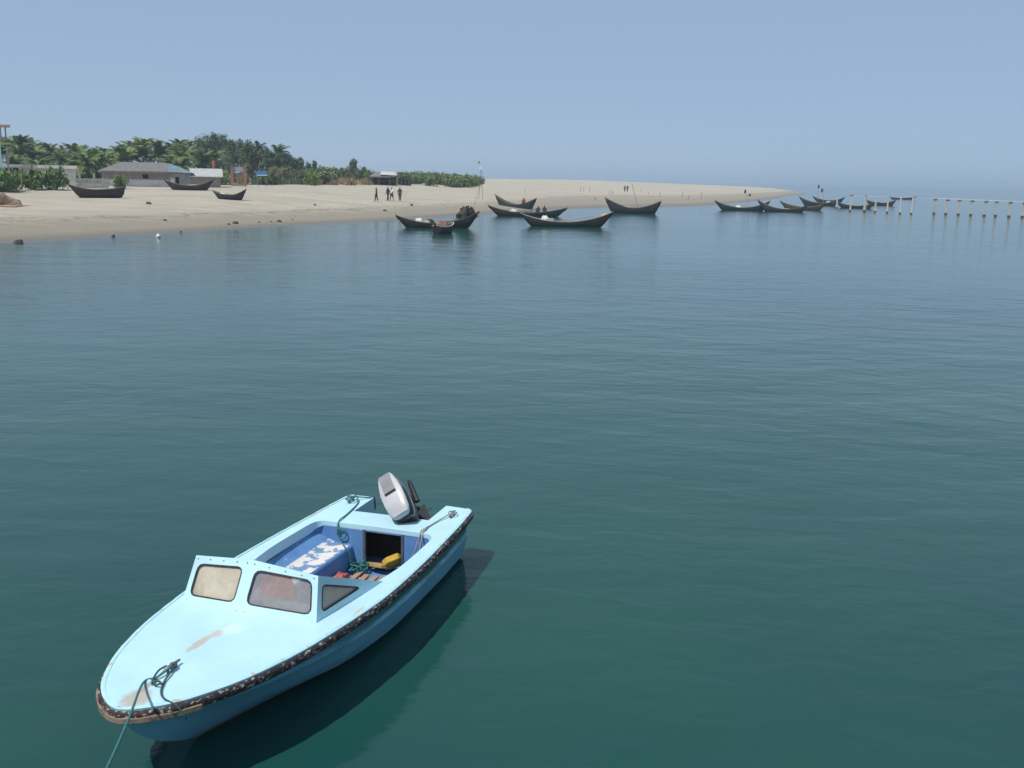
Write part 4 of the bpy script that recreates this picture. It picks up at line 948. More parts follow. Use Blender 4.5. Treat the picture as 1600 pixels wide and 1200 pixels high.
def hull_mat():
    m, t, b, _ = base_mat('blue_hull_paint'); v = coords(t); sx_ = nd(t, 'ShaderNodeSeparateXYZ'); lk(t, v, sx_.inputs[0])
    b.inputs['Roughness'].default_value = .4
    c = mixc(t, ramp(t, noise(t, v, 1.5, 5), .3, .7), (.20, .50, .64), (.15, .41, .55))
    mpv = nd(t, 'ShaderNodeMapping'); mpv.inputs['Scale'].default_value = (.5, 1, 4); lk(t, v, mpv.inputs['Vector'])
    c = mixc(t, ramp(t, noise(t, mpv.outputs[0], 5, 8, .7), .62, .70, 0, .6), c, (.30, .42, .44))
    # dark green strake below the rail, stronger aft
    gz = mth(t, 'ADD', mth(t, 'SUBTRACT', sx_.outputs[2], mth(t, 'MULTIPLY', sx_.outputs[0], .02)), mth(t, 'MULTIPLY', noise(t, mpv.outputs[0], 3, 6, .7), .22))
    aft = ramp(t, sx_.outputs[0], 2.3, 4.3, 1, 0)
    c = mixc(t, mth(t, 'MULTIPLY', ramp(t, gz, .415, .455), aft), c, (.035, .15, .11))
    low = mth(t, 'ADD', sx_.outputs[2], mth(t, 'MULTIPLY', noise(t, v, 6, 6, .7), -.10))
    c = mixc(t, ramp(t, low, -.03, .035, .85, 0), c, (.20, .19, .15))
    mpr = nd(t, 'ShaderNodeMapping'); mpr.inputs['Scale'].default_value = (7, 7, .7); lk(t, v, mpr.inputs['Vector'])
    c = mixc(t, ramp(t, noise(t, mpr.outputs[0], 2.2, 6, .7), .58, .72, 0, .35), c, (.10, .20, .20))
    mpq = nd(t, 'ShaderNodeMapping'); mpq.inputs['Scale'].default_value = (.8, 1, 12); mpq.inputs['Rotation'].default_value = (0, rad(7), 0); lk(t, v, mpq.inputs['Vector'])
    c = mixc(t, ramp(t, noise(t, mpq.outputs[0], 4, 5, .6), .64, .67, 0, .45), c, (.42, .58, .64))
    lk(t, c, b.inputs['Base Color']); bump(t, b, noise(t, v, 12, 6), .3, .004); return m
HULLM = hull_mat()
INBL = mk('worn_blue_inside', (.085, .19, .42), (.12, .27, .50), 2.2, .6, .004, 12, c3=(.40, .44, .50), s3=5, lo3=.62, hi3=.72)
BENCHM = mk('bench_worn_paint', (.11, .22, .42), (.17, .29, .46), 2.2, .65, .004, 14, c3=(.68, .64, .60), s3=5.5, lo3=.46, hi3=.49)
RAILM = mk('worn_black_rail', (.022, .020, .022), (.05, .04, .045), 12, .75, .012, 26, stretch=(.9, 1.3, 1.8), c3=(.44, .38, .34), s3=24, lo3=.54, hi3=.62)
RAILT = mk("tan_worn_rail", (.27, .21, .15), (.20, .15, .11), 14, .85, .01, 20, c3=(.05, .045, .04), s3=7, lo3=.55, hi3=.62)
GASK = mk('rubber_gasket', (.02, .022, .025), (.05, .055, .06), 25, .6)
PLANKM = mk('floor_slat_wood', (.40, .27, .19), (.28, .19, .13), 5, .85, .004, 18, stretch=(1, 8, 1))
FOAMY = mk('yellow_foam', (.55, .36, .05), (.42, .26, .04), 7, .9, .01, 14)
FOAMT = mk('tan_foam', (.38, .27, .11), (.28, .19, .08), 6, .9, .01, 14)
ROPEG = mk('teal_rope', (.05, .20, .19), (.03, .13, .13), 40, .9, .004, 60)
ROPED = mk('dark_green_rope', (.05, .11, .11), (.03, .07, .075), 40, .9, .004, 60)
ROPEW = mk('grey_rope', (.36, .35, .33), (.24, .23, .22), 40, .9, .004, 60)
METAL = mk('galvanised_metal', (.30, .29, .28), (.18, .16, .15), 10, .5, metal=.6)
def pane_mat(name, dust, dark, amt, spots=None):
    m, t, b, o_ = base_mat(name); v = coords(t)
    f_ = noise(t, v, 3.5, 6, .65, .5)
    c = mixc(t, ramp(t, f_, .3, .7), dust, dark)
    if spots: c = mixc(t, ramp(t, noise(t, v, 4.2, 4, .6), spots[1], spots[1] + .12), c, spots[0])
    lk(t, c, b.inputs['Base Color']); b.inputs['Roughness'].default_value = .22; b.inputs['Specular IOR Level'].default_value = .5
    tr = nd(t, 'ShaderNodeBsdfTransparent'); tr.inputs[0].default_value = (.85, .87, .86, 1)
    mx = nd(t, 'ShaderNodeMixShader'); lk(t, ramp(t, noise(t, v, 7, 7, .7), .3, .75, amt - .1, min(amt + .12, 1)), mx.inputs[0]); lk(t, tr.outputs[0], mx.inputs[1]); lk(t, b.outputs[0], mx.inputs[2]); lk(t, mx.outputs[0], o_.inputs[0])
    return m
PANE1 = pane_mat('dusty_beige_pane', (.62, .55, .45), (.44, .38, .30), .90, ((.55, .36, .22), .70))
PANE2 = pane_mat('hazy_clear_pane', (.46, .43, .42), (.34, .31, .31), .44)
PANE3 = pane_mat('brown_dust_pane', (.58, .50, .40), (.42, .35, .28), .97)

MBX, MBY, MBA = -1.2101, 11.5387, rad(-108.43 + 1.35)
mboat = empty('motor_boat', (MBX, MBY, 0), MBA); tag(mboat, 'pale blue motor boat with windscreen and cockpit, moored in the foreground', 'motor boat')
BX, BY = Vector((math.cos(MBA), math.sin(MBA), 0)), Vector((-math.sin(MBA), math.cos(MBA), 0))
def bw(u, v, w): return Vector((MBX, MBY, 0)) + BX * u + BY * v + Vector((0, 0, w))
hbf = spl([(0, .745), (.03, .785), (.08, .808), (.25, .825), (.5, .845), (1, .872), (1.8, .908), (2.4, .918), (2.75, .912), (3.2, .870), (3.6, .818), (4.0, .752), (4.45, .632), (4.65, .56), (4.8, .487), (4.96, .40), (5.08, .315), (5.18, .215), (5.25, .12), (5.285, .05), (5.295, 0.0)])
shf = lambda u: .62 + .12 * (max(u, 0) / 5.38) ** 1.5
US = sorted(set([0, .03, .08, .14, .285, .43, .57, .70, .85, 1.0, 1.03, 1.07, 1.13, 1.25] + list(np.linspace(1.4, 3.1, 9)) + [3.2, 3.3] + list(np.linspace(3.45, 5.0, 12)) + [5.06, 5.11, 5.16, 5.20, 5.24, 5.265, 5.28, 5.29, 5.294]))
vif = spl([(0, .66), (.57, .66), (.98, .64), (1.0, .64), (1.03, .68), (1.07, .71), (1.13, .725), (1.25, .735), (1.9, .745), (2.4, .70), (2.8, .645), (3.2, .585), (3.3, .58), (3.6, .56), (4, .5), (4.4, .42), (5, .26), (5.2, .12), (5.295, 0)])
def cols(u):
    h = hbf(u); vi = min(vif(u), h * .93); n2_ = .47 if u <= 1.0 else vi * .62
    a = [-h, -(h * .5 + vi * .5), -vi, -n2_, -n2_ * .5, 0]
    return a + [-x for x in a[-2::-1]]
def deckz(u, v):
    h = max(hbf(u), .05); cam_ = .055 * min(max((u - 2.6) / 1.2, 0), 1) * (h / .9)
    return shf(u) + cam_ * (1 - min(abs(v) / h, 1) ** 2) + .012 * (1 - min(abs(v) / h, 1) ** 2)
# deck as one moulded sheet with the cockpit opening and the motor notch
bm = bmesh.new(); V = {}
for i, u in enumerate(US):
    for j, v in enumerate(cols(u)): V[i, j] = bm.verts.new((u, v, deckz(u, v)))
nc = 11
for i in range(len(US) - 1):
    um = (US[i] + US[i + 1]) / 2
    for j in range(nc - 1):
        if 1.0 < um < 3.2 and 2 <= j <= 7: continue
        if um < .57 and 3 <= j <= 6: continue
        bm.faces.new((V[i, j], V[i + 1, j], V[i + 1, j + 1], V[i, j + 1]))
bmesh.ops.recalc_face_normals(bm, faces=bm.faces)
me = bpy.data.meshes.new('deck'); bm.to_mesh(me); bm.free()
if me.polygons[0].normal.z < 0: me.flip_normals()
me.polygons.foreach_set('use_smooth', [True] * len(me.polygons))
deck = new_obj('deck', me, DECK, mboat); s_ = deck.modifiers.new('s', 'SOLIDIFY'); s_.thickness = .05; s_.offset = -1
bevel(deck, .016, 3, 40); deck.modifiers.new('w', 'WEIGHTED_NORMAL')
# hull
kz = spl([(0, -.22), (3.2, -.24), (3.9, -.14), (4.4, 0), (4.85, .22), (5.12, .44), (5.295, .66)])
cbf = spl([(0, .69), (1, .72), (2, .72), (2.9, .645), (3.6, .50), (4.2, .33), (4.8, .14), (5.12, .05), (5.295, .005)])
czf = spl([(0, .05), (1.5, .05), (2.9, .09), (3.6, .17), (4.2, .27), (4.8, .42), (5.12, .55), (5.295, .685)])
rows = []
for u in US:
    h = hbf(u) - .012; s = shf(u) - .045; cb, cz, k_ = cbf(u), czf(u), kz(u); cb = min(cb, h * .93 + .001); half = []
    half.append((h, s)); zs_ = cz + (s - cz) * .52; ys_ = cb + (h - cb) * .50
    half.append((ys_ + (h - ys_) * .45, zs_ + (s - zs_) * .45)); half.append((ys_ + .0, zs_ + .02)); half.append((ys_ + .028 * min(1, h / .3), zs_ - .005))
    half.append((cb + (ys_ - cb) * .45 + .02 * min(1, h / .3), cz + (zs_ - cz) * .45)); half.append((cb + .01, cz)); half.append((cb * .97, cz - .02)); half.append((cb * .5, k_ + (cz - k_) * .5)); half.append((0, k_))
    rows.append([(u, y, z) for y, z in half] + [(u, -y, z) for y, z in half[::-1][1:]])
mb = MB(); mb.grid(rows)
bow_cap = None
hull = mb.build('hull', HULLM, mboat, smooth=True, weld=True, angle=28)
# transom faces: wing ends, notch sides and transom board
mb = MB(); z1 = shf(0) - .04
for sg in (-1, 1):
    r0_ = rows[0][:9] if sg > 0 else [(u, -y, z) for u, y, z in rows[0][:9]]
    cut = [(y, z) for _, y, z in r0_ if abs(y) > .475] 
    bot = -.15
    poly = [(.003, y, z) for y, z in cut] + [(.003, sg * .47, bot), (.003, sg * .47, z1)]
    mb.add(poly, [tuple(range(len(poly)))])
    mb.add([(.003, sg * .47, z1), (.57, sg * .47, z1), (.57, sg * .47, bot), (.003, sg * .47, bot)], [(0, 1, 2, 3)])
mb.add([(.575, -.47, z1 + .005), (.575, .47, z1 + .005), (.575, .47, -.3), (.575, -.47, -.3)], [(0, 1, 2, 3)])
mb.build('transom', DECK, mboat)
# rub rail around the sheer (dark), with a tan worn lip at the bow
path = [(u, hbf(u), shf(u)) for u in US] ; full = path + [(u, -v, z) for u, v, z in path[::-1]]
def rail_mesh(pts, prof, amp=1.0):
    rows_ = []; N = len(pts)
    for i, p_ in enumerate(pts):
        a = Vector(pts[max(i - 1, 0)]); b_ = Vector(pts[min(i + 1, N - 1)]); tt = (b_ - a); tt.z = 0
        if tt.length < 1e-6: tt = Vector((0, -1, 0))
        tt.normalize(); nrm = Vector((-tt.y, tt.x, 0)) * -1
        if nrm.dot(Vector((p_[0] - 3.0, p_[1] * 3, 0))) < 0: nrm = -nrm
        wob = amp * (.0022 * math.sin(i * 1.7) + .002 * math.sin(i * 4.1))
        rows_.append([Vector(p_) + nrm * (o_ + wob) + Vector((0, 0, z_ + wob)) for o_, z_ in prof])
    mb = MB(); mb.grid(rows_); mb.add(rows_[0], [tuple(range(len(prof) - 1))]); mb.add(rows_[-1], [tuple(range(len(prof) - 1))[::-1]]); return mb
fine = []
for a, b_ in zip(full[:-1], full[1:]):
    n_ = max(1, int((Vector(b_) - Vector(a)).length / .07))
    for q in range(n_): fine.append(tuple(Vector(a).lerp(Vector(b_), q / n_)))
fine.append(full[-1])
rail_mesh(fine, [(-.012, -.012), (.022, -.016), (.036, -.030), (.036, -.075), (.026, -.088), (-.03, -.084), (-.012, -.012)]).build('rub_rail', RAILM, mboat, smooth=True, angle=50)
bowp = [p_ for p_ in fine if p_[0] > 4.86]
rail_mesh(bowp, [(.03, -.052), (.045, -.058), (.047, -.092), (.035, -.100), (.02, -.095), (.03, -.052)]).build('bow_fender', RAILT, mboat, smooth=True, angle=50)
rail_mesh([p_ for p_ in fine], [(-.022, .008), (-.004, .010), (.012, .002), (.010, -.016), (-.022, -.02), (-.022, .008)], .25).build('deck_lip', mk('lip_paint', (.42, .68, .72), (.38, .62, .68), 8, .5, c3=(.45, .36, .30), s3=7, lo3=.58, hi3=.66), mboat, smooth=True, angle=50)
# coaming lip hanging below the deck opening, then cockpit liner
rim_l = [(u, vif(u)) for u in US if 1.0 <= u <= 3.2]; loop = rim_l + [(u, -v) for u, v in rim_l[::-1]]
mb = MB(); L2 = loop + [loop[0]]
top_ = [(u, v, deckz(u, v) - .03) for u, v in L2]; cdep = lambda u: .055 + .06 * min(max((u - 1.0) / .15, 0), 1)
bot_ = [(u, v * .995, deckz(u, v) - cdep(u)) for u, v in L2]
b2_ = [(2.1 + (u - 2.1) * 1.012, v * 1.03, deckz(u, v) - cdep(u)) for u, v in L2]; t2_ = [(2.1 + (u - 2.1) * 1.012, v * 1.03, deckz(u, v) - .045) for u, v in L2]
mb.grid([top_, bot_, b2_, t2_]); mb.build('coaming', DECK, mboat, smooth=True, angle=40)
FL = .11
def wfl(u, z):
    k_, cz_ = kz(u), czf(u); return cbf(u) * min(1.0, max((z - k_) / (cz_ - k_), 0)) - .03
mb = MB(); lin = [(u, vif(u) * 1.045) for u in US if 1.0 <= u <= 3.2] + [(3.5, .56)]
for sg in (-1, 1): mb.grid([[(u, sg * v, min(deckz(u, v) - .06, .62)) for u, v in lin], [(u, sg * min(v, wfl(u, FL)) * .98, FL + .02) for u, v in lin]], flip=(sg < 0))
mb.build('side_lining', INBL, mboat)
mb = MB(); mb.grid([[(u, v * w_, FL) for w_ in (-.96, 0, .96)] for u, v in [(.6, .66)] + [(u, min(v, wfl(u, FL))) for u, v in lin]]); mb.build('cockpit_floor', INBL, mboat)
mb = MB(); mb.add([(3.5, -.56, .62), (3.5, .56, .62), (3.5, wfl(3.5, FL), FL), (3.5, -wfl(3.5, FL), FL)], [(0, 1, 2, 3)]); mb.build('fore_bulkhead', INBL, mboat)
# aft bulkhead with its locker opening
D0, D1, DT = -.125, .325, .572; ub = .985
mb = MB()
for (a, b_, z0_, z1_) in ((-.72, D0, FL - .01, .60), (D1, .75, FL - .01, .60), (D0, D1, DT, .60), (D0, D1, FL - .01, FL + .012)): mb.box((ub, (a + b_) / 2, (z0_ + z1_) / 2), (.03, b_ - a, z1_ - z0_))
mb.build('aft_bulkhead', INBL, mboat)
LFM = mk('dark_worn_frame', (.05, .07, .10), (.10, .11, .12), 8, .7)
for (a, b_, z0_, z1_) in ((D0 - .022, D0 + .006, FL, DT + .02), (D1 - .006, D1 + .022, FL, DT + .02)):
    mb = MB(); mb.box((ub + .008, (a + b_) / 2, (z0_ + z1_) / 2), (.035, b_ - a, z1_ - z0_)); mb.build('door_jamb', LFM, mboat)
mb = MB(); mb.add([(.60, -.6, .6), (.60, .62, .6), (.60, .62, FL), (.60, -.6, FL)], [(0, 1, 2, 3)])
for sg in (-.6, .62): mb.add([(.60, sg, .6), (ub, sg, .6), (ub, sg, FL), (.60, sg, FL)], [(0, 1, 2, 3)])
mb.build('locker', mk('locker_dark', (.035, .03, .025), (.05, .045, .035), 5, .9), mboat)  # locker walls coloured near-black to give it a dark inside
# side bench with a sloped back edge
mb = MB(); BT = .40; pr = [(-.74, .52), (-.58, BT + .03), (-.50, BT), (-.30, BT - .005), (-.275, BT - .03), (-.265, FL)]
us_ = [.99] + list(np.linspace(1.06, 2.75, 8)); rows_ = [[(u, y + .0 * u - .03 * (u - 1) * (1 if y > -.6 else 0), z) for y, z in pr] for u in us_]
mb.grid(rows_, flip=False); mb.add([(2.75, y - .0525 * (1 if y > -.6 else 0), z) for y, z in pr] + [(2.75, -.74, FL)], [tuple(range(len(pr) + 1))])
be = mb.build('bench', [BENCHM, INBL], mboat, smooth=True, angle=35)
for p_ in be.data.polygons:
    c_ = p_.center
    p_.material_index = 0 if (abs(p_.normal.z) > .75 and c_.y > -.58) else 1
bevel(be, .012, 2, 30)
# floor slats
grat = empty('duckboard', bw(0, 0, 0), MBA); tag(grat, 'wooden duckboard of parallel slats on the cockpit floor of the motor boat', 'duckboard')
for i in range(6):
    mb = MB(); v = -.10 + i * .105; mb.box((1.49 + .012 * (i % 3), v, FL + .045), (.62 - .03 * ((i * 5) % 3), .066, .022), Matrix.Rotation(.03 * math.sin(i * 3), 3, 'Z')); o = mb.build('slat', PLANKM, grat); bevel(o, .004, 1)
for u in (1.3, 1.68): mb = MB(); mb.box((u, .16, FL + .018), (.05, .62, .03)); mb.build('batten', PLANKM, grat)

# windscreen: two front panels and two side wings, real openings with gaskets and panes
def res(poly, n):
    poly = [Vector(p_) for p_ in poly]; seg_ = [(a, b_) for a, b_ in zip(poly, poly[1:] + poly[:1])]; L_ = [(b_ - a).length for a, b_ in seg_]; T_ = sum(L_); o_ = []
    for i in range(n):
        d_ = T_ * i / n
        for (a, b_), l_ in zip(seg_, L_):
            if d_ <= l_: o_.append(a.lerp(b_, d_ / l_)); break
            d_ -= l_
    return o_
def rounded(poly, r_, n=6):
    o_ = []; N = len(poly)
    for i in range(N):
        p_, a, b_ = Vector(poly[i]), Vector(poly[i - 1]), Vector(poly[(i + 1) % N])
        ra = r_ if not hasattr(r_, '__len__') else r_[i]
        A = p_ + (a - p_).normalized() * ra; B_ = p_ + (b_ - p_).normalized() * ra
        for q in range(n + 1): s = q / n; o_.append(A * (1 - s) ** 2 + p_ * 2 * s * (1 - s) + B_ * s * s)
    return o_
def screen_panel(corners, hole, rr, pane, th_=.035):
    """corners: 3 or 4 points; hole: polygon in (s,t) of the bilinear patch"""
    C_ = [Vector(c_) for c_ in corners]
    if len(C_) == 4: f_ = lambda s, t_: (C_[0] * (1 - s) + C_[1] * s) * (1 - t_) + (C_[3] * (1 - s) + C_[2] * s) * t_
    else: f_ = lambda s, t_: C_[0] + (C_[1] - C_[0]) * s + (C_[2] - C_[0]) * t_
    nrm = (C_[1] - C_[0]).cross(C_[-1] - C_[0]).normalized()
    hp = rounded([f_(*h_) for h_ in hole], rr); hp = res(hp, 48)
    cen = sum(hp, Vector()) / len(hp); ax = (C_[1] - C_[0]).normalized(); ay = nrm.cross(ax)
    ang = lambda p_: math.atan2((p_ - cen).dot(ay), (p_ - cen).dot(ax))
    # outer boundary point in the same direction
    ed = list(zip(C_, C_[1:] + C_[:1])); outer = []
    for p_ in hp:
        d2 = Vector(((p_ - cen).dot(ax), (p_ - cen).dot(ay))); best = None
        for a, b_ in ed:
            A2 = Vector(((a - cen).dot(ax), (a - cen).dot(ay))); E2 = Vector(((b_ - a).dot(ax), (b_ - a).dot(ay)))
            den = d2.x * E2.y - d2.y * E2.x
            if abs(den) < 1e-9: continue
            k_ = (A2.x * E2.y - A2.y * E2.x) / den; s = (A2.x * d2.y - A2.y * d2.x) / den
            if k_ > 0 and -1e-6 <= s <= 1 + 1e-6 and (best is None or k_ < best[0]): best = (k_, a + (b_ - a) * s)
        outer.append(best[1])
    for c_ in C_:   # snap nearest to the corners
        i = min(range(48), key=lambda q: (outer[q] - c_).length); outer[i] = c_.copy()
    back = -nrm * th_; mb = MB(); n_ = 48
    ring = [outer, hp, [p_ + back for p_ in hp], [p_ + back for p_ in outer], outer]
    mb.grid([r_ + [r_[0]] for r_ in ring])
    fr = mb.build('windscreen_panel', DECK, mboat, weld=True)
    mid = [p_ + back * .5 for p_ in hp]
    mb = MB(); mb.add(mid, [tuple(range(n_))]); mb.add([p_ - nrm * .004 for p_ in mid], [tuple(range(n_))[::-1]]); pn = mb.build('pane', pane, fr)
    mb = MB(); mb.tube([p_ + back * .12 for p_ in hp] + [hp[0] + back * .12], .0085, 6, cap=False); mb.build('gasket', GASK, fr, smooth=True, angle=None)
    return fr
VO = -.07
def wb(u, v): return (u, v + VO, deckz(u, v + VO) - .02)
BC, TC = wb(3.63, 0), (3.37, VO - .02, 1.13)
for sg, pane in ((-1, PANE1), (1, PANE2)):
    Bs, Ts = wb(3.54 if sg > 0 else 3.46, sg * .70), (3.365 if sg > 0 else 3.31, sg * .635 + VO, 1.065)
    cs = [Bs, BC, TC, Ts] if sg < 0 else [BC, Bs, Ts, TC]
    hole = [(.09, .16), (.86, .19), (.88, .84), (.09, .82)] if sg < 0 else [(.055, .20), (.92, .20), (.91, .87), (.09, .83)]
    fr = screen_panel(cs, hole, .06, pane)
    A_, B_, C2, D_ = [Vector(c_) for c_ in cs]
    for s in (.06, .28, .52, .76, .94):
        for t_ in (.93, .05):
            q_ = (A_ * (1 - s) + B_ * s) * (1 - t_) + (D_ * (1 - s) + C2 * s) * t_; nn_ = (B_ - A_).cross(D_ - A_).normalized()
            if t_ < .5 and s not in (.06, .94): continue
            mb = MB(); mb.lathe([(0, -.004), (.007, -.004), (.006, .003), (0, .004)], 7, q_, nn_.to_track_quat('Z', 'Y').to_matrix()); mb.build('screw', GASK, fr)
    Es = wb(2.36, sg * .78 - (VO if sg < 0 else VO * .6)); q_ = Vector((-.006, -sg * .003, -.002)); Bs2 = Vector(Bs) + q_; Ts2 = Vector(Ts) + q_
    cs = [Bs2, Es, Ts2] if sg > 0 else [Es, Bs2, Ts2]
    hole = [(.07, .20), (.60, .225), (.06, .76)] if sg > 0 else [(1 - .06 - .76, .76), (1 - .60 - .225, .225), (1 - .07 - .20, .20)]
    screen_panel(cs, hole, .05, PANE3 if sg > 0 else PANE1, .03)
# red life vest and fuel can glimpsed inside
heap('life_vest', bw(2.82, -.16, FL + .02), (.40, .46, .60), REDC, 'red life vests piled up behind the windscreen', 'life vest', 71, MBA)
heap('red_cloth', bw(1.50, -.20, FL + .06), (.34, .16, .07), mk('faded_red', (.45, .12, .09), (.36, .09, .07), 5, .85), 'faded red cloth on the floor beside the duckboard', 'cloth', 72, MBA)
# yellow foam pieces in the locker doorway
def foam(name, u, v, w, d_, rot, mat, label):
    mb = MB(); R_ = Matrix.Rotation(rot[2], 3, 'Z') @ Matrix.Rotation(rot[1], 3, 'Y') @ Matrix.Rotation(rot[0], 3, 'X')
    n_ = 5; rr = random.Random(len(label)); 
    top = []; 
    pts = [(-1, -.8), (-.6, -1), (.7, -1), (1, -.5), (.9, .8), (.3, 1), (-.8, .9)]
    pts = [(x * rr.uniform(.9, 1.05), y * rr.uniform(.9, 1.05)) for x, y in pts]; N = len(pts)
    vv = [R_ @ Vector((x * d_[0] / 2, y * d_[1] / 2, z * d_[2] / 2)) for z in (-1, 1) for x, y in pts]
    mb.add(vv, [tuple(range(N))[::-1], tuple(range(N, 2 * N))] + [(i, (i + 1) % N, N + (i + 1) % N, N + i) for i in range(N)])
    o = mb.build(name, mat, None, loc=bw(u, v, w)); o.rotation_euler = (0, 0, MBA); bevel(o, .012, 2); return tag(o, label, 'foam')
foam('foam_block', .955, .20, FL + .125, (.24, .22, .075), (.5, -.75, .2), FOAMY, 'bright yellow foam block in the locker doorway of the motor boat')
foam('foam_sheet', .98, .06, FL + .07, (.26, .26, .05), (.1, -.35, -.3), FOAMT, 'tan foam sheet lying under the bright yellow block')

# cleats and ropes
def cleat(name, u, v, mat):
    z = deckz(u, v); mb = MB(); mb.tube([(u - .05, v, z), (u - .05, v, z + .03)], .012, 6); mb.tube([(u + .05, v, z), (u + .05, v, z + .03)], .012, 6); mb.tube([(u - .10, v, z + .035), (u, v, z + .04), (u + .10, v, z + .035)], [.009, .014, .009], 6)
    return mb.build(name, mat, mboat, smooth=True, angle=None)
cleat('bow_cleat', 4.73, .04, METAL); cleat('stern_cleat', .33, .67, METAL); cleat('stern_cleat', .25, -.66, METAL)
def smooth_path(pts, n=6):
    P_ = [Vector(p_) for p_ in pts]; o_ = []
    for i in range(len(P_) - 1):
        p0, p1, p2, p3 = P_[max(i - 1, 0)], P_[i], P_[i + 1], P_[min(i + 2, len(P_) - 1)]
        for q in range(n):
            s = q / n; o_.append(.5 * ((2 * p1) + (p2 - p0) * s + (2 * p0 - 5 * p1 + 4 * p2 - p3) * s * s + (3 * p1 - p0 - 3 * p2 + p3) * s ** 3))
    o_.append(P_[-1]); return o_
def rope(name, paths, r_, mat, label):
    mb = MB()
    for p_ in paths: mb.tube(smooth_path(p_), r_, 7)
    o = mb.build(name, mat, None, smooth=True, loc=bw(0, 0, 0), angle=None); o.rotation_euler = (0, 0, MBA); return tag(o, label, 'rope')
def dz(u, v, a=.012): return (u, v, deckz(u, v) + a)
# teal rope: far stern cleat, over the aft deck, down the bulkhead to a coil on the floor
coil = []
rr = random.Random(3)
for i in range(46):
    a = i * .62; q = .075 + .04 * math.sin(i * 1.7) ; coil.append((1.12 + q * math.cos(a) * 1.1 + rr.uniform(-.02, .02), -.155 + q * math.sin(a) + rr.uniform(-.02, .02), FL + .02 + .0022 * i + rr.uniform(0, .012)))
main = [dz(.17, -.64, .05), dz(.32, -.70, .05), dz(.34, -.62, .05), dz(.20, -.62, .055), dz(.30, -.55), dz(.55, -.50), dz(.80, -.47), dz(.97, -.455, .014), (1.03, -.45, .585), (1.02, -.44, .50), (1.03, -.42, .44), (1.06, -.38, BT + .02), (1.14, -.31, BT + .015), (1.15, -.25, .36), (1.14, -.235, .26), (1.14, -.22, FL + .04)] + coil
loopq = [(1.025, -.45, .57)] + [(1.028 , -.40 + .055 * math.cos(a), .52 + .06 * math.sin(a)) for a in np.linspace(1.8, 8.3, 12)]
wing = [dz(.20, -.64, .05), dz(.08, -.52), dz(.02, -.47, .008), (.0, -.465, .5), (-.012, -.50, .45), (-.015, -.62, .47), (-.012, -.74, .52), (0, -.815, .60), dz(.08, -.80, .012), dz(.20, -.68, .05)]
rope('teal_rope', [main, loopq, wing], .0085, ROPEG, 'teal rope from the far stern cleat down to a tangle on the cockpit floor')
rope('grey_rope', [[dz(.30, .67, .045), dz(.38, .64, .03), dz(.60, .585), dz(.82, .56), dz(.97, .545, .014), (1.035, .54, .58), (1.07, .50, .42), (1.10, .46, .28), (1.12, .44, FL + .02)], [dz(.26, .70, .03), dz(.34, .71, .05), dz(.40, .66, .04), dz(.33, .63, .05), dz(.27, .66, .045)], [dz(.82, .56, .02), dz(.97, .57, .016), (1.035, .575, .57), (1.06, .56, .40)]], .0075, ROPEW, 'grey rope from the near stern cleat into the cockpit')
end = Vector((-.85, .90, 3.12)); e_ = end - Vector((MBX, MBY, 0)); el_ = (e_.dot(BX), e_.dot(BY), e_.z)
a0 = Vector(dz(5.02, .0, .03)); mids = [tuple(a0.lerp(Vector(el_), s) - Vector((0, 0, .10 * math.sin(math.pi * s)))) for s in (.2, .4, .6, .8)]
rope('mooring_line', [[dz(4.73, .05, .03), dz(4.80, .05, .035), dz(4.90, .03, .02), tuple(a0)] + mids + [el_]], .0085, ROPEG, 'green mooring line running from the bow down to the lower left')
knot = [[(4.71 + .025 * math.cos(a) + .002 * i_, .04 + .032 * math.sin(a * 1.3), deckz(4.73, .04) + .02 + .02 * math.sin(a * .7) ** 2) for i_, a in enumerate(np.linspace(0, 14, 26))],
        [dz(4.74, .0, .03), dz(4.82, -.01, .03), dz(4.93, .02, .02), dz(4.99, .055, .018)], [dz(4.74, .06, .03), dz(4.84, .09, .02), dz(4.92, .11, .015), dz(5.04, .17, .012), dz(5.10, .24, .012), (5.10, .335, .72), (5.10, .40, .66), (5.09, .41, .62)],
        [(4.97 + .02 * math.cos(a), .10 + .03 * math.sin(a), deckz(4.97, .1) + .02 + .01 * math.sin(2 * a)) for a in np.linspace(0, 9, 16)]]
rope('bow_lashing', knot, .0075, ROPED, 'dark green rope lashing knotted around the bow cleat')

# outboard motor, tilted up on the transom
om = empty('outboard_motor', bw(.356, .13, .68), MBA); tag(om, 'white-topped black outboard motor tilted up at the stern', 'outboard motor')
piv = Vector((-.16, 0, .02)); OMR = Matrix.Rotation(.24, 3, 'X') @ Matrix.Rotation(.852, 3, 'Y') @ Matrix.Rotation(.483, 3, 'Z')
def tl(p_): return OMR @ ((Vector(p_) - piv) * .94)      # tilted up and steered hard over
COWL_W = mk('worn_white_cowl', (.50, .50, .52), (.40, .40, .42), 4, .3, .003, 12, c3=(.40, .39, .38), s3=9, lo3=.62, hi3=.68)
COWL_B = mk('black_cowl', (.015, .016, .018), (.03, .03, .033), 6, .3)
COWL_G = mk('grey_cowl_panel', (.26, .26, .28), (.20, .20, .22), 5, .4)
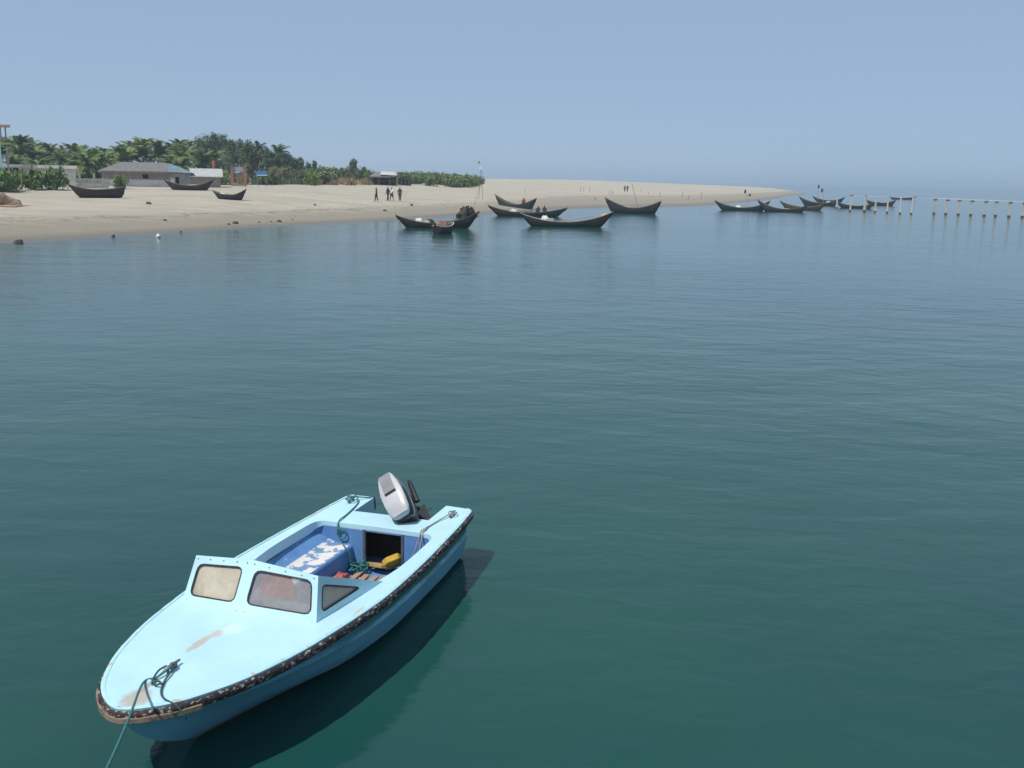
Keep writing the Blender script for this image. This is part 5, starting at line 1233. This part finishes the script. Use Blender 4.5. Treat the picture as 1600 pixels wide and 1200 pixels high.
# cowl: sections along its fore-aft axis x (front +), widths and heights
def sect(xk, w_, zb, zt, n=14):
    o_ = []
    for i in range(n):
        a = 2 * math.pi * i / n; cx, sx2 = math.cos(a), math.sin(a)
        e = .55; o_.append((xk, w_ / 2 * math.copysign(abs(cx) ** e, cx), (zb + zt) / 2 + (zt - zb) / 2 * math.copysign(abs(sx2) ** e, sx2)))
    return o_
xs_ = [(.20, .16, .30, .47), (.19, .215, .27, .50), (.13, .265, .25, .52), (0, .29, .24, .535), (-.15, .29, .24, .54), (-.28, .25, .25, .535), (-.38, .20, .27, .525), (-.42, .16, .29, .51), (-.425, .10, .33, .49)]
def loft(secs, mat, name, parent, f_=tl):
    mb = MB(); R_ = [[f_(p_) for p_ in sect(*s)] for s in secs]; mb.grid([r_ + [r_[0]] for r_ in R_]); mb.add(R_[0], [tuple(range(len(R_[0])))]); mb.add(R_[-1], [tuple(range(len(R_[-1])))[::-1]])
    o = mb.build(name, mat, parent, smooth=True, weld=True, angle=50); return o
low = loft([(a, b_, c_ - .12, c_ + (d_ - c_) * .74) for a, b_, c_, d_ in xs_], COWL_B, 'lower_cowl', om)
band = loft([(a, b_ + .012, c_ + (d_ - c_) * .10, c_ + (d_ - c_) * .34) for a, b_, c_, d_ in xs_], COWL_G, 'side_band', low)
topc = loft([(a * 1.0, b_ * 1.0 + .004, c_ + (d_ - c_) * .70, d_) for a, b_, c_, d_ in xs_], COWL_W, 'top_cowl', om)
mb = MB(); R_ = [[tl(p_) for p_ in [(-.40, y, .533), (-.30, y, .552), (-.19, y, .560)]] for y in (-.055, -.06, .06, .055)]
mb.grid([[tl((x, y, z)) for y in (-.075, .075)] for x, z in ((-.415, .522), (-.33, .548), (-.20, .556), (-.13, .556), (-.13, .54))]); mb.build('rear_panel', COWL_G, topc)
mb = MB(); mb.box((0, 0, 0), (.02, .15, .014)); 
for i_, v_ in enumerate(mb.v): mb.v[i_] = tuple(tl(Vector(v_) + Vector((-.122, 0, .551))))
mb.build('panel_slot', COWL_B, topc)
# clamp bracket, midsection, lower unit, propeller
mb = MB(); mb.box((.19, 0, -.035), (.14, .22, .03)); mb.box((.135, 0, -.12), (.03, .22, .20)); mb.box((.06, .10, -.08), (.18, .03, .20)); mb.box((.06, -.10, -.08), (.18, .03, .20)); mb.tube([(0, -.14, 0), (0, .14, 0)], .025, 8); cl = mb.build('clamp_bracket', COWL_B, om)
for y in (-.06, .06): mb = MB(); mb.tube([(.15, y, -.10), (.24, y, -.10)], .012, 6); mb.tube([(.24, y - .04, -.10), (.24, y + .04, -.10)], .008, 6); mb.build('clamp_screw', METAL, cl)
def tbox(mb, c_, d_, taper=1.0):
    t_ = MB(); t_.box(c_, d_, None, 0, taper); mb.add([tl(Vector(v_)) for v_ in t_.v], t_.f)
mb = MB(); tbox(mb, (-.20, 0, .08), (.20, .15, .34)); tbox(mb, (-.22, 0, -.32), (.15, .07, .50)); o = mb.build('midsection', COWL_B, om); bevel(o, .02, 2)
mb = MB(); tbox(mb, (-.29, 0, -.52), (.30, .16, .015)); o = mb.build('cavitation_plate', COWL_B, om)
loft([(x, w_, -.66 - h_, -.66 + h_) for x, w_, h_ in ((.02, .02, .015), (-.05, .07, .045), (-.2, .09, .05), (-.34, .07, .045), (-.40, .05, .03))], COWL_B, 'gearcase', om)
prop = None
for k_ in range(3):
    mb = MB(); a = k_ * 2.094; rows_ = []
    for q in np.linspace(.03, .12, 5): rows_.append([tl((-.43 + .03 * s, q * math.cos(a + s * .55 * (1 - (q - .07) ** 2 * 60)), -.66 + q * math.sin(a + s * .55 * (1 - (q - .07) ** 2 * 60)))) for s in (-1, 0, 1)])
    mb.grid(rows_); o = mb.build('propeller_blade', COWL_B, om); o.modifiers.new('s', 'SOLIDIFY').thickness = .006
# steering arm beside the cowl
mb = MB(); mb.tube([tl((-.05, .17, .18)), tl((-.30, .19, .22)), tl((-.36, .19, .22))], [.035, .03, .02], 8); mb.build('tiller_arm', COWL_B, om, smooth=True)
# ------------------------------------------------------------------ haze
hm = bpy.data.materials.new('haze_air'); hm.use_nodes = True; t = hm.node_tree; t.nodes.clear()
pv = nd(t, 'ShaderNodeVolumePrincipled'); pv.inputs['Color'].default_value = (0.72, 0.84, 1.0, 1); pv.inputs['Density'].default_value = 0.00048
pv.inputs['Anisotropy'].default_value = 0.2
mo = nd(t, 'ShaderNodeOutputMaterial'); lk(t, pv.outputs[0], mo.inputs['Volume'])
mb = MB(); mb.box((0, 0, 8), (18400, 18400, 23)); tag(mb.build('haze', hm), 'pale blue sea haze thickening towards the horizon', 'haze', kind='stuff')
